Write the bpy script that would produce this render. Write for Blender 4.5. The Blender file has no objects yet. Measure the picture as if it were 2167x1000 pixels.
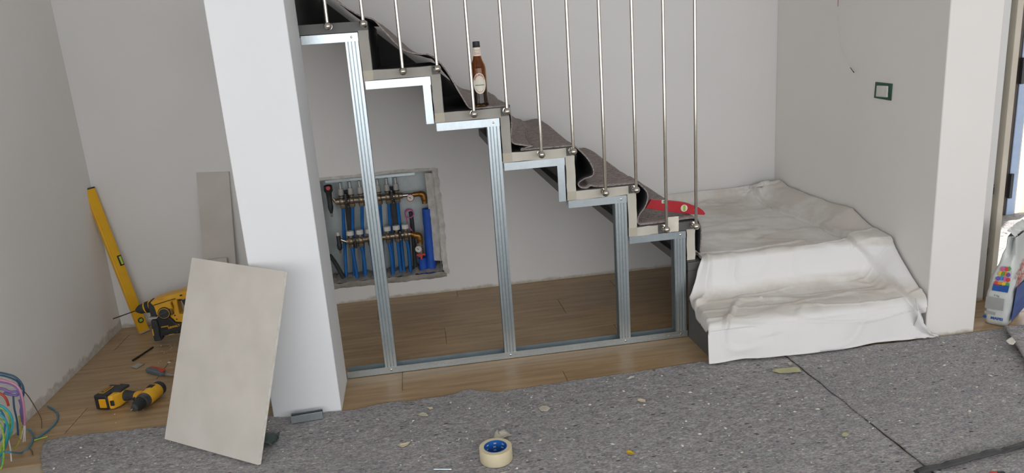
import bpy, bmesh, math, random
from mathutils import Vector, Matrix, noise
random.seed(7)
R = math.radians
scene = bpy.context.scene
col = scene.collection

# ------------------------------------------------------------------ camera
CAM = Vector((-.8436, -2.7269, 1.2268)); YAW, PITCH, ROLL, FPX = .1244, .2554, -.0722, 1547.44
_f = Vector((math.sin(YAW)*math.cos(PITCH), math.cos(YAW)*math.cos(PITCH), -math.sin(PITCH)))
_r = Vector((math.cos(YAW), -math.sin(YAW), 0)); _u = _r.cross(_f)
CR = math.cos(ROLL)*_r + math.sin(ROLL)*_u; CU = -math.sin(ROLL)*_r + math.cos(ROLL)*_u; CF = _f
cd = bpy.data.cameras.new('camera'); cd.sensor_fit = 'HORIZONTAL'; cd.sensor_width = 36
cd.lens = 36*FPX/2167; cd.clip_start = .05
cam = bpy.data.objects.new('camera', cd); col.objects.link(cam)
cam.matrix_world = Matrix(((CR.x, CU.x, -CF.x, CAM.x), (CR.y, CU.y, -CF.y, CAM.y), (CR.z, CU.z, -CF.z, CAM.z), (0, 0, 0, 1)))
scene.camera = cam
# a pixel gives a direction; the distance comes from the plane the thing touches
def ray(p): return CF*FPX + CR*(p[0]-1083.5) + CU*(500-p[1])
def zp(px, py, z=0.): d = ray((px, py)); return CAM + d*((z-CAM.z)/d.z)
def yp(px, py, y=0.): d = ray((px, py)); return CAM + d*((y-CAM.y)/d.y)
def xp(px, py, x=0.): d = ray((px, py)); return CAM + d*((x-CAM.x)/d.x)

# ------------------------------------------------------------------ light
w = bpy.data.worlds.new('overcast_sky'); scene.world = w; w.use_nodes = True
bg = w.node_tree.nodes['Background']; bg.inputs[0].default_value = (.975, .98, 1, 1); bg.inputs[1].default_value = 3.55
def portal(name, loc, rot, sx, sy):
    l = bpy.data.lights.new(name, 'AREA'); l.shape = 'RECTANGLE'; l.size = sx; l.size_y = sy
    l.cycles.is_portal = True
    o = bpy.data.objects.new(name, l); col.objects.link(o); o.location = loc; o.rotation_euler = rot
portal('window_portal', (-.6, -3.99, 1.285), (R(90), 0, 0), 8.0, 1.73)
portal('balcony_door_portal', (3.15, 1.2, 1.1), (R(-90), 0, 0), 1.0, 2.2)
sl = bpy.data.lights.new('sun', 'SUN'); sl.energy = 12; sl.angle = R(1.5); sl.color = (1, .97, .92)
so = bpy.data.objects.new('sun', sl); col.objects.link(so); so.rotation_euler = Vector((-.6, -.35, -.8)).to_track_quat('-Z', 'Y').to_euler()
vs = scene.view_settings; vs.view_transform = 'Standard'; vs.look = 'None'; vs.gamma = 1; vs.exposure = 0.0; vs.use_curve_mapping = False

# ------------------------------------------------------------------ materials
def lin(c):
    if isinstance(c, str):
        c = [int(c[i:i+2], 16)/255 for i in (0, 2, 4)]
    return tuple(((x/12.92) if x <= .04045 else ((x+.055)/1.055)**2.4) for x in c) + (1,)
class N:
    def __init__(s, name):
        s.m = bpy.data.materials.new(name); s.m.use_nodes = True; s.t = s.m.node_tree
        s.b = s.t.nodes['Principled BSDF']; s.tc = None
    def n(s, ty, **k):
        q = s.t.nodes.new(ty)
        for a, v in k.items():
            if a.startswith('i_'):
                q.inputs[a[2:].replace('_', ' ')].default_value = v
            else: setattr(q, a, v)
        return q
    def l(s, a, b): s.t.links.new(a, b)
    def coord(s, kind='Object', scale=(1, 1, 1)):
        tc = s.n('ShaderNodeTexCoord'); mp = s.n('ShaderNodeMapping'); mp.inputs['Scale'].default_value = scale
        s.l(tc.outputs[kind], mp.inputs[0]); return mp.outputs[0]
    def pos(s, scale=(1, 1, 1)):
        g = s.n('ShaderNodeNewGeometry'); mp = s.n('ShaderNodeMapping'); mp.inputs['Scale'].default_value = scale
        s.l(g.outputs['Position'], mp.inputs[0]); return mp.outputs[0]
    def noise(s, v, scale, detail=3, rough=.5):
        q = s.n('ShaderNodeTexNoise'); q.inputs['Scale'].default_value = scale; q.inputs['Detail'].default_value = detail
        q.inputs['Roughness'].default_value = rough
        s.l(v, q.inputs['Vector']); return q.outputs['Fac']
    def ramp(s, f, stops):
        q = s.n('ShaderNodeValToRGB'); e = q.color_ramp.elements
        while len(e) < len(stops): e.new(.5)
        for el, (p, c) in zip(e, stops): el.position = p; el.color = c if len(c) == 4 else (*c, 1)
        s.l(f, q.inputs[0]); return q.outputs[0]
    def mix(s, f, a, b):
        q = s.n('ShaderNodeMix', data_type='RGBA')
        for sock, v in ((q.inputs[0], f), (q.inputs[6], a), (q.inputs[7], b)):
            if hasattr(v, 'is_linked') or hasattr(v, 'links'): s.l(v, sock)
            else: sock.default_value = v
        return q.outputs[2]
    def math(s, op, a, b=0.):
        q = s.n('ShaderNodeMath', operation=op)
        for i, v in enumerate((a, b)):
            if hasattr(v, 'links'): s.l(v, q.inputs[i])
            else: q.inputs[i].default_value = v
        return q.outputs[0]
    def bump(s, h, strength=.2, dist=.01):
        q = s.n('ShaderNodeBump'); q.inputs['Strength'].default_value = strength; q.inputs['Distance'].default_value = dist
        s.l(h, q.inputs['Height']); s.l(q.outputs[0], s.b.inputs['Normal'])
    def set(s, **k):
        for a, v in k.items(): s.b.inputs[a.replace('_', ' ')].default_value = v
BLK = (0, 0, 0, 1); WHT = (1, 1, 1, 1)
def pm(name, c1, c2=None, scale=30, rough=.6, metal=0, bump=0, bscale=None, coord='Object', stretch=(1, 1, 1), **k):
    a = N(name); v = a.coord(coord, stretch); c1 = lin(c1); c2 = lin(c2) if c2 else tuple(min(1, x*.86) for x in c1[:3])+(1,)
    f = a.noise(v, scale); a.l(a.ramp(f, [(.3, c1), (.7, c2)]), a.b.inputs['Base Color'])
    a.set(Roughness=rough, Metallic=metal, **k)
    if bump: a.bump(a.noise(v, bscale or scale*3), bump, .002)
    return a.m
M = {}
def wallmat(name, base, strip, h, ragg):
    a = N(name); v = a.pos(); z = a.n('ShaderNodeSeparateXYZ'); a.l(v, z.inputs[0])
    n1 = a.noise(v, 1.6, 4); c = a.ramp(n1, [(.3, lin(base)), (.7, tuple(x*.955 for x in lin(base)[:3])+(1,))])
    n2 = a.noise(a.pos((1, 1, 1)), 11, 5, .65)
    edge = a.math('ADD', z.outputs['Z'], a.math('MULTIPLY', a.math('SUBTRACT', n2, .5), ragg))
    mask = a.ramp(a.math('MULTIPLY', edge, 10.), [(h*10-.06, WHT), (h*10+.06, BLK)])
    n3 = a.noise(v, 38, 4); sc = a.ramp(n3, [(.35, lin(strip)), (.65, tuple(x*.8 for x in lin(strip)[:3])+(1,))])
    a.l(a.mix(mask, c, sc), a.b.inputs['Base Color']); a.set(Roughness=.75)
    hh = a.math('ADD', a.math('MULTIPLY', a.noise(v, 140, 2), .25), a.math('MULTIPLY', a.math('MULTIPLY', mask, n3), 2.))
    a.bump(hh, .12, .004); return a.m
M['wall'] = wallmat('white_wall_paint', 'e2e1df', 'c6bfb0', .012, .05)
M['wall_right'] = wallmat('white_wall_paint_partition', 'ebe8e4', 'c6bfb0', .012, .05)
M['wall_left'] = wallmat('white_wall_paint_rough_foot', 'f0eeea', 'd8d4ca', .033, .10)
M['column'] = wallmat('white_column_paint', 'e9ebed', 'cfc6b4', .004, .05)
def woodmat():
    a = N('wood_look_plank'); v = a.pos((1, 1, 1)); oi = a.n('ShaderNodeObjectInfo')
    mp = a.n('ShaderNodeVectorMath', operation='ADD'); a.l(v, mp.inputs[0])
    cm = a.n('ShaderNodeCombineXYZ'); a.l(a.math('MULTIPLY', oi.outputs['Random'], 17.), cm.inputs[0]); a.l(a.math('MULTIPLY', oi.outputs['Random'], 9.), cm.inputs[1])
    a.l(cm.outputs[0], mp.inputs[1]); sc = a.n('ShaderNodeMapping'); sc.inputs['Scale'].default_value = (1.3, 16, 4); a.l(mp.outputs[0], sc.inputs[0])
    g = a.noise(sc.outputs[0], 2.2, 6, .6); g2 = a.noise(sc.outputs[0], 14, 3)
    c = a.ramp(g, [(.28, lin('937757')), (.5, lin('b2956f')), (.72, lin('c7ac88'))])
    c = a.mix(a.math('MULTIPLY', g2, .25), c, lin('8f7555'))
    c = a.mix(a.math('MULTIPLY', oi.outputs['Random'], .28), c, lin('98805f'))
    dust = a.ramp(a.noise(v, 2.7, 5, .6), [(.5, BLK), (.8, (.35, .35, .35, 1))])
    c = a.mix(dust, c, lin('a99a88'))
    a.l(c, a.b.inputs['Base Color']); a.l(a.ramp(g, [(.2, (.34,)*3), (.8, (.46,)*3)]), a.b.inputs['Roughness'])
    a.bump(g2, .05, .002); return a.m
M['wood'] = woodmat()
M['grout'] = pm('tile_grout', 'c2b299', rough=.9)
def feltmat(name, dark, mid, light, tint=.35, fl=.9):
    a = N(name); v = a.pos((.55, 1.25, 1.)); v0 = a.pos((.8, 1.2, 1))
    f = a.noise(v, 190, 3, .7); f2 = a.noise(v, 55, 3, .6); f3 = a.noise(v0, 3.0, 3)
    s = a.math('ADD', a.math('MULTIPLY', f, .72), a.math('MULTIPLY', f2, .28))
    c = a.ramp(s, [(.33, lin(dark)), (.5, lin(mid)), (.67, lin(light))])
    vo = a.n('ShaderNodeTexVoronoi'); vo.inputs['Scale'].default_value = 75; a.l(v, vo.inputs['Vector'])
    hs = a.n('ShaderNodeHueSaturation'); hs.inputs['Saturation'].default_value = .45; hs.inputs['Value'].default_value = .42; a.l(vo.outputs['Color'], hs.inputs['Color'])
    near = a.ramp(vo.outputs['Distance'], [(.25, WHT), (.5, BLK)])
    c = a.mix(a.math('MULTIPLY', near, tint), c, hs.outputs[0])
    vo2 = a.n('ShaderNodeTexVoronoi'); vo2.inputs['Scale'].default_value = 48; a.l(v, vo2.inputs['Vector'])
    sp = a.n('ShaderNodeSeparateColor'); a.l(vo2.outputs['Color'], sp.inputs[0])
    pick = a.math('GREATER_THAN', sp.outputs[0], .86); nr = a.math('LESS_THAN', vo2.outputs['Distance'], .2)
    c = a.mix(a.math('MULTIPLY', a.math('MULTIPLY', pick, nr), fl), c, lin('d2cdc6'))
    pick2 = a.math('LESS_THAN', sp.outputs[0], .16)
    c = a.mix(a.math('MULTIPLY', a.math('MULTIPLY', pick2, nr), .75), c, lin('2c2b2b'))
    c = a.mix(a.math('MULTIPLY', a.math('SUBTRACT', f3, .35), .3), c, lin('77747a'))
    a.l(c, a.b.inputs['Base Color']); a.set(Roughness=.95); a.b.inputs['Specular IOR Level'].default_value = .1
    a.bump(s, .7, .006); return a.m
M['felt'] = feltmat('grey_recycled_felt', '626263', '9c9a9a', 'cac7c6')
M['felt_stair'] = feltmat('brown_grey_felt', '5c5451', '9a8f8b', 'bdb4af', .22, .4)
M['felt_back'] = pm('dark_film_backing', '434344', '383839', 12, .55)
def galv(name, c1, c2, r):
    a = N(name); v = a.coord('Object', (1, 1, .35)); f = a.noise(v, 9, 3); vo = a.n('ShaderNodeTexVoronoi'); vo.inputs['Scale'].default_value = 120; a.l(a.coord('Object'), vo.inputs['Vector'])
    sp = a.n('ShaderNodeSeparateColor'); a.l(vo.outputs['Color'], sp.inputs[0])
    c = a.ramp(a.math('ADD', a.math('MULTIPLY', f, .85), a.math('MULTIPLY', sp.outputs[0], .15)), [(.25, lin(c1)), (.75, lin(c2))])
    a.l(c, a.b.inputs['Base Color']); a.set(Metallic=.85, Roughness=r); return a.m
M['galv'] = galv('galvanised_steel', 'b0bbbf', 'c4ced2', .32)
M['galv_dull'] = galv('dull_galvanised_sheet', 'a4adad', 'b9c1c0', .45); M['galv_dull'].node_tree.nodes['Principled BSDF'].inputs['Metallic'].default_value = .4
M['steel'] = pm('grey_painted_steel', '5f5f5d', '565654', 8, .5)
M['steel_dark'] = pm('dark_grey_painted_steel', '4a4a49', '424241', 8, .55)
M['chrome'] = pm('brushed_stainless', 'cdc8bf', 'c2bcb2', 60, .14, 1)
M['mask'] = pm('masking_tape_paper', 'a5a29b', '9b978f', 14, .8, 0, .05)
M['mask_corner'] = pm('doubled_masking_tape', 'b9b4a4', 'b0aa99', 14, .8)
M['mask_pale'] = pm('pale_masking_tape', 'c9c5ba', 'bdb8ab', 14, .8)
M['board'] = pm('plasterboard_paper', 'cdc8c0', 'c4bfb6', 9, .85, 0, .06, 90)
M['gypsum'] = pm('gypsum_core', 'e8e6df', 'd6d2c6', 60, .95, 0, .5, 220)
def clothmat():
    a = N('stained_white_dust_sheet'); v = a.pos(); f = a.noise(v, 3.2, 5, .62); f2 = a.noise(v, 11, 5, .7)
    z = a.n('ShaderNodeSeparateXYZ'); g = a.n('ShaderNodeNewGeometry'); a.l(g.outputs['Position'], z.inputs[0])
    s = a.math('ADD', a.math('MULTIPLY', f, .7), a.math('MULTIPLY', f2, .3))
    # trodden stains on both steps; on the landing they also paint its shading
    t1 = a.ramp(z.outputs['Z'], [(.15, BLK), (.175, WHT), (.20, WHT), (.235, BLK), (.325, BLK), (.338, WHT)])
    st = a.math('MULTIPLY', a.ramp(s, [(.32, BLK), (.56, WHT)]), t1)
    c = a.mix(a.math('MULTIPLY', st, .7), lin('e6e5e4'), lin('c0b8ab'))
    a.l(c, a.b.inputs['Base Color']); a.set(Roughness=.9); a.b.inputs['Specular IOR Level'].default_value = .15
    a.bump(a.noise(v, 45, 4), .12, .01); return a.m
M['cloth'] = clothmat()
def plain(name, c, rough=.5, metal=0, **k): return pm(name, c, None, 18, rough, metal, 0, None, 'Object', (1, 1, 1), **k)
M['yellow'] = pm('yellow_level_paint', 'eeb92c', 'e2ab22', 12, .4)
M['toolyellow'] = pm('yellow_tool_plastic', 'ecb530', 'dfa626', 20, .45)
M['orange'] = plain('amber_button_plastic', 'eda91c', .4)
M['black'] = pm('black_tool_plastic', '2c2e30', '242628', 30, .5)
M['rubber'] = pm('charcoal_rubber', '3a3d40', '303335', 40, .7)
M['greymetal'] = pm('grey_tool_metal', '75777a', '5f6163', 30, .35, .8)
M['darkmetal'] = pm('dark_drill_steel', '4c4742', '39342f', 50, .4, .7)
M['red'] = pm('red_level_plastic', 'b8202c', 'a81a26', 12, .35)
M['redplastic'] = plain('red_plastic', 'd0453c', .45)
M['whiteplastic'] = plain('white_plastic', 'dcdad4', .45)
M['greyplastic'] = plain('grey_ribbed_plastic', 'b5b2ac', .5)
M['vial'] = plain('green_level_vial', 'a9c832', .15)
M['brass'] = pm('nickel_plated_brass', 'a89a88', '8c7f6e', 40, .35, .85)
M['brassdk'] = pm('aged_brass', 'a5793f', '8a6330', 40, .4, .8)
M['bluepipe'] = pm('blue_plastic_pipe', '1970bd', '1460a8', 15, .5)
M['blueinsul'] = pm('blue_pipe_insulation', '245cc6', '1d4fae', 15, .6)
M['mortar'] = pm('grey_mortar', 'a29d95', '847f78', 25, .95, 0, .8, 70)
M['plaster'] = pm('ragged_plaster', 'd6d4cf', 'bcb9b2', 30, .95, 0, .6, 90)
M['green'] = pm('green_back_box_plastic', '2f5b46', '274d3b', 30, .55)
M['bagwhite'] = pm('white_bag_foil', 'd5d9d6', 'c6cbc8', 6, .35)
M['ink_blue'] = plain('printed_blue', '1f56a8', .4)
M['ink_red'] = plain('printed_red', 'd8403f', .4)
M['ink_grey'] = plain('printed_grey', 'a9aaa8', .5)
M['ink_dark'] = plain('printed_black', '33353a', .5)
for nm, h in dict(pink='d76aa0', green='4fae55', purple='7a5bb5', sky='4b8fcf', orange='ea8f2e', redd='dc4a3a', yell='f0c53a').items(): M['ink_'+nm] = plain('printed_'+nm, h, .4)
M['cream'] = plain('cream_label_paper', 'e8e2d2', .6)
M['labelred'] = plain('label_red_print', 'b73a37', .6)
M['labeldim'] = plain('label_faint_print', 'b58b80', .6)
M['labelgreen'] = plain('label_green_band', '2f6b47', .6)
M['tape'] = pm('cream_masking_tape', 'd8cdae', 'd0c4a3', 20, .7)
M['tapeblue'] = plain('blue_tape_core', '1f5fb0', .5)
M['paper'] = pm('torn_paper', 'c9c4b6', 'b9b3a3', 60, .85, 0, .3)
M['leaf'] = pm('yellow_leaf', 'd9bb3c', 'c4a22e', 60, .6)
M['olive'] = plain('torn_tape_olive', 'b9b58f', .7)
M['jamb'] = pm('beige_door_jamb', 'd6cfc0', 'cdc5b5', 6, .6)
M['seal'] = plain('grey_door_seal', '8b8984', .7)
M['brown'] = plain('dark_brown_frame', '3a302c', .5)
M['bluepaint'] = plain('pale_blue_door_edge', 'a9bfe0', .5)
M['darkgreen'] = plain('dark_green_plastic', '3c4a47', .35)
M['beer'] = plain('dark_beer', '2b1708', .2)
M['kerf'] = plain('knife_grey_grip', '66727a', .6)
def glassmat():
    a = N('amber_glass'); a.set(Roughness=.04, IOR=1.45); a.b.inputs['Transmission Weight'].default_value = 1
    a.l(a.ramp(a.noise(a.coord(), 8), [(.3, (.50, .235, .035, 1)), (.7, (.44, .20, .03, 1))]), a.b.inputs['Base Color']); return a.m
M['glass'] = glassmat()
def pane():
    a = N('clear_window_glass'); a.set(Roughness=.02, IOR=1.45); a.b.inputs['Transmission Weight'].default_value = 1; return a.m

# ------------------------------------------------------------------ mesh helpers
def adopt(o, parent):
    if parent is not None:
        o.parent = parent
        if parent.type == 'EMPTY': o.matrix_parent_inverse = Matrix.Translation(-parent.location)
class MB:
    def __init__(s): s.v = []; s.f = []; s.mi = []
    def add(s, vs, fs, mi=0):
        k = len(s.v); s.v += [tuple(x) for x in vs]; s.f += [tuple(i+k for i in f) for f in fs]; s.mi += [mi]*len(fs); return s
    def box(s, x0, x1, y0, y1, z0, z1, mi=0, mx=None):
        vs = [Vector((x, y, z)) for z in (z0, z1) for y in (y0, y1) for x in (x0, x1)]
        if mx: vs = [mx @ q for q in vs]
        return s.add(vs, [(0, 2, 3, 1), (4, 5, 7, 6), (0, 1, 5, 4), (2, 6, 7, 3), (0, 4, 6, 2), (1, 3, 7, 5)], mi)
    def tube(s, pts, r, n=10, cap=True, mi=0):
        pts = [Vector(p) for p in pts]; rs = r if isinstance(r, (list, tuple)) else [r]*len(pts); vs = []; ref = None
        for i, p in enumerate(pts):
            t = (pts[min(i+1, len(pts)-1)]-pts[max(i-1, 0)]).normalized()
            if ref is None: ref = Vector((0, 0, 1)) if abs(t.z) < .9 else Vector((1, 0, 0))
            a = ref-t*ref.dot(t)
            if a.length < 1e-4: a = t.orthogonal()
            a.normalize(); ref = a; b = t.cross(a)
            vs += [p+(a*math.cos(2*math.pi*k/n)+b*math.sin(2*math.pi*k/n))*rs[i] for k in range(n)]
        fs = [(i*n+k, i*n+(k+1) % n, (i+1)*n+(k+1) % n, (i+1)*n+k) for i in range(len(pts)-1) for k in range(n)]
        if cap: fs += [tuple(range(n))[::-1], tuple((len(pts)-1)*n+k for k in range(n))]
        return s.add(vs, fs, mi)
    def lathe(s, prof, o, axis=(0, 0, 1), n=20, mi=0, ring=False):
        """prof: (distance along axis, radius) pairs"""
        ax = Vector(axis).normalized(); a = ax.orthogonal().normalized(); b = ax.cross(a); o = Vector(o); vs = []
        for h, r in prof: vs += [o+ax*h+(a*math.cos(2*math.pi*k/n)+b*math.sin(2*math.pi*k/n))*max(r, 1e-5) for k in range(n)]
        fs = [(i*n+k, i*n+(k+1) % n, (i+1)*n+(k+1) % n, (i+1)*n+k) for i in range(len(prof)-1) for k in range(n)]
        if ring: fs += [((len(prof)-1)*n+k, (len(prof)-1)*n+(k+1) % n, (k+1) % n, k) for k in range(n)]
        else: fs += [tuple(range(n))[::-1], tuple((len(prof)-1)*n+k for k in range(n))]
        return s.add(vs, fs, mi)
    def prism(s, poly, off, mi=0):
        """poly: 3-D points of a planar outline, off: extrusion vector"""
        n = len(poly); off = Vector(off); a = [Vector(p) for p in poly]
        vs = a+[p+off for p in a]
        fs = [tuple(range(n)), tuple(range(2*n-1, n-1, -1))]+[(i, i+n, (i+1) % n+n, (i+1) % n) for i in range(n)]
        return s.add(vs, fs, mi)
    def grid(s, rows, mi=0, close=False):
        n = len(rows[0]); vs = [q for r in rows for q in r]; m = n if close else n-1
        return s.add(vs, [(i*n+k, i*n+(k+1) % n, (i+1)*n+(k+1) % n, (i+1)*n+k) for i in range(len(rows)-1) for k in range(m)], mi)
    def ball(s, c, r, n=14, mi=0, sc=(1, 1, 1)):
        c = Vector(c); rows = []
        for i in range(1, n//2):
            t = math.pi*i/(n//2); rows.append([c+Vector((math.sin(t)*math.cos(2*math.pi*k/n)*sc[0], math.sin(t)*math.sin(2*math.pi*k/n)*sc[1], math.cos(t)*sc[2]))*r for k in range(n)])
        k0 = len(s.v); s.grid(rows, mi, True); m = len(rows)
        s.v += [tuple(c+Vector((0, 0, r*sc[2]))), tuple(c-Vector((0, 0, r*sc[2])))]; t, b = len(s.v)-2, len(s.v)-1
        for k in range(n):
            s.f.append((t, k0+k, k0+(k+1) % n)); s.f.append((b, k0+(m-1)*n+(k+1) % n, k0+(m-1)*n+k)); s.mi += [mi, mi]
        return s
    def mesh(s, name, smooth=None, recalc=True):
        me = bpy.data.meshes.new(name); me.from_pydata(s.v, [], s.f); me.update()
        if recalc: bm = bmesh.new(); bm.from_mesh(me); bmesh.ops.recalc_face_normals(bm, faces=bm.faces); bm.to_mesh(me); bm.free()
        for p, i in zip(me.polygons, s.mi): p.material_index = i
        if smooth:
            me.shade_smooth(); me.set_sharp_from_angle(angle=R(smooth))
        return me
    def build(s, name, mat, parent=None, smooth=40, bevel=0, seg=2, mx=None, recalc=True):
        me = s.mesh(name, smooth, recalc)
        for m in (mat if isinstance(mat, (list, tuple)) else [mat]): me.materials.append(M[m] if isinstance(m, str) else m)
        o = bpy.data.objects.new(name, me); col.objects.link(o)
        adopt(o, parent)
        if mx is not None: o.matrix_world = mx
        if bevel:
            b = o.modifiers.new('bevel', 'BEVEL'); b.width = bevel; b.segments = seg; b.limit_method = 'ANGLE'; b.angle_limit = R(35)
        return o
def tag(o, label, cat=None, group=None, kind=None):
    if label: o['label'] = label
    if cat: o['category'] = cat
    if group: o['group'] = group
    if kind: o['kind'] = kind
    return o
def thing(name, label, cat, loc=(0, 0, 0), group=None):
    """an Empty at the thing's base; children are built in world coordinates"""
    o = bpy.data.objects.new(name, None); col.objects.link(o); o.empty_display_size = .05; o.location = loc
    return tag(o, label, cat, group)
def struct(o): o['kind'] = 'structure'; return o
def crom(pts, n=6):
    out = []; P = [Vector(p) for p in pts]
    for i in range(len(P)-1):
        a, b, c, d = P[max(i-1, 0)], P[i], P[i+1], P[min(i+2, len(P)-1)]
        for k in range(n):
            t = k/n; out.append(.5*((2*b)+(c-a)*t+(2*a-5*b+4*c-d)*t*t+(3*b-a-3*c+d)*t**3))
    out.append(P[-1]); return out
def sm(a, b, x):
    t = min(1, max(0, (x-a)/(b-a))); return t*t*(3-2*t)
def lerp_tab(tab, x):
    if x <= tab[0][0]: return tab[0][1]
    for (a, p), (b, q) in zip(tab, tab[1:]):
        if x <= b: return p+(q-p)*(x-a)/(b-a)
    return tab[-1][1]
def nz(x, y, z=0): return noise.noise(Vector((x, y, z)))
_txt = {}
def text2d(body, size=1., bold=0.):
    cu = bpy.data.curves.new('lettering', 'FONT'); cu.body = body; cu.size = size; cu.align_x = 'CENTER'; cu.align_y = 'CENTER'; cu.offset = bold; cu.resolution_u = 3
    o = bpy.data.objects.new('lettering', cu); col.objects.link(o); bpy.context.view_layer.update()
    me = bpy.data.meshes.new_from_object(o.evaluated_get(bpy.context.evaluated_depsgraph_get()))
    v = [q.co.copy() for q in me.vertices]; f = [tuple(p.vertices) for p in me.polygons]
    bpy.data.objects.remove(o); bpy.data.curves.remove(cu); bpy.data.meshes.remove(me); return v, f
def lettering(body, size, fn, mat, parent, bold=0., name='lettering'):
    """flat letters, each vertex (x, y) carried to the surface by fn"""
    v, f = text2d(body, size, bold); mb = MB(); mb.add([fn(q.x, q.y) for q in v], f)
    me = bpy.data.meshes.new(name); me.from_pydata(mb.v, [], mb.f); me.materials.append(M[mat])
    o = bpy.data.objects.new(name, me); col.objects.link(o); adopt(o, parent); return o

# ------------------------------------------------------------------ the room
XL, XR, YB, YW, ZC = -2.372, 1.062, .94, -4.1, 2.75     # left wall, partition, wall behind the stair, window wall, ceiling
fl = struct(MB().box(-5.1, 5.2, YW-.1, 3.2, -.12, -.004).build('floor', 'grout'))
struct(MB().box(-5.1, 5.2, YW-.1, 1.3, ZC, ZC+.12).build('ceiling', 'wall'))
struct(MB().box(XL-.25, XL, -1.05, YB+.22, -.004, ZC).build('wall_left', 'wall_left'))
struct(MB().box(-5.1, XL-.25, -1.05, -.9, -.004, ZC).box(-5.1, -5., YW, -1.05, -.004, ZC).build('wall_side_bay', 'wall', smooth=None))
# wall behind the stair with the niche of the heating cabinet left open
nx0, nx1, nz0, nz1 = -1.345, -.752, .098, .650
wb = MB()
wb.box(XL, nx0, YB, YB+.22, -.004, ZC).box(nx1, XR+.2, YB, YB+.22, -.004, ZC).box(nx0, nx1, YB, YB+.22, nz1, ZC).box(nx0, nx1, YB, YB+.22, -.004, nz0)
wb.box(XL, XR+.2, YB+.2, YB+.24, -.004, ZC)
wall_back = struct(wb.build('wall_back', 'wall', smooth=None))
wall_part = struct(MB().box(XR, 1.272, -.295, YB, -.004, ZC).build('wall_right', 'wall_right', bevel=.004))
column = struct(MB().box(-1.434, -1.196, -.270, -.014, -.004, ZC).build('wall_column', 'column', bevel=.003))
# window wall behind the camera
wf = MB(); wx0, wx1, wz0, wz1 = -4.6, 3.4, .42, 2.15
wf.box(-5.1, wx0, YW, YW+.1, -.004, ZC).box(wx1, 5.2, YW, YW+.1, -.004, ZC).box(wx0, wx1, YW, YW+.1, -.004, wz0).box(wx0, wx1, YW, YW+.1, wz1, ZC)
struct(wf.build('wall_window', 'wall', smooth=None))
wn = MB()
for x in (wx0, -3., -1.4, .2, 1.8, wx1-.06): wn.box(x, x+.06, YW+.02, YW+.08, wz0, wz1)
wn.box(wx0, wx1, YW+.02, YW+.08, wz0, wz0+.06).box(wx0, wx1, YW+.02, YW+.08, wz1-.06, wz1)
struct(wn.build('window_1', 'whiteplastic', smooth=None))
struct(MB().box(3.6, 3.7, YW, .0, -.004, ZC).build('wall_far_side', 'wall'))
# next room beyond the doorway
dw = MB().box(1.272, 1.556, .0, .1, -.004, ZC).box(2.5, 3.7, .0, .1, -.004, ZC)
struct(dw.build('wall_doorway', 'wall', smooth=None))
d1 = struct(MB().box(1.576, 1.602, -.012, .13, -.004, 2.2).build('trim_1', 'jamb', bevel=.002))
MB().box(1.556, 1.577, .02, .1, -.004, 2.2).build('door_seal', 'seal', d1)
MB().box(1.558, 1.573, .014, .022, .47, .50).box(1.560, 1.570, .012, .018, .505, .515).build('strike_plate', 'black', d1)
MB().box(1.562, 1.568, .014, .022, .30, .40).box(1.560, 1.570, .012, .02, .20, .235).build('latch', 'black', d1)
struct(MB().box(4.9, 5.0, .1, 1.3, -.004, ZC).box(1.262, 1.272, .1, 1.3, -.004, ZC).build('wall_next_room', 'wall', smooth=None))
yf = 1.2
fw = MB().box(1.272, 2.655, yf, yf+.1, -.004, ZC).box(3.65, 5., yf, yf+.1, -.004, ZC).box(2.58, 3.65, yf, yf+.1, 2.25, ZC)
struct(fw.build('wall_next_room_far', 'wall', smooth=None))
d2 = struct(MB().box(2.655, 2.685, yf-.03, yf+.06, -.004, 2.25).build('door_1', 'brown'))
MB().box(2.685, 2.738, yf-.035, yf+.05, -.004, 2.25).build('door_edge', 'bluepaint', d2, bevel=.003)
MB().box(2.738, 2.757, yf-.02, yf+.06, -.004, 2.25).box(2.86, 2.90, yf-.02, yf+.06, -.004, 2.25).build('door_stile', 'jamb', d2, smooth=None)
for z in (.02, .70):
    MB().box(2.682, 2.700, yf-.05, yf-.034, z+.1, z+.25).build('hinge', 'ink_dark', d2)
# wood-look planks of the floor
pk = {}
def plank(x0, x1, y0, y1):
    key = (round(x1-x0, 3), round(y1-y0, 3))
    if key not in pk:
        mb = MB(); mb.box(0, x1-x0, 0, y1-y0, -.006, 0); pk[key] = mb.mesh('plank'); pk[key].materials.append(M['wood'])
    o = bpy.data.objects.new('plank', pk[key]); col.objects.link(o); o.location = (x0, y0, 0); o.parent = fl
gap = .003; row = 0; y = -.365
while y < YB:
    off = (-.365, .22, -.05, .41, -.22, .10, .5)[row % 7]; x = -2.372-1.2+((off+2.372) % 1.2)
    y1 = min(y+.2, YB)
    while x < XR:
        a, b = max(x, XL), min(x+1.2, XR)
        if b-a > .02: plank(a+gap/2, b-gap/2, y+gap/2, y1-gap/2)
        x += 1.2
    y += .2; row += 1
for i in range(3):
    plank(1.2+gap/2 if i == 0 else 1.273, 1.9, -.365+i*.2+gap/2, -.165+i*.2-gap/2)

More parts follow.
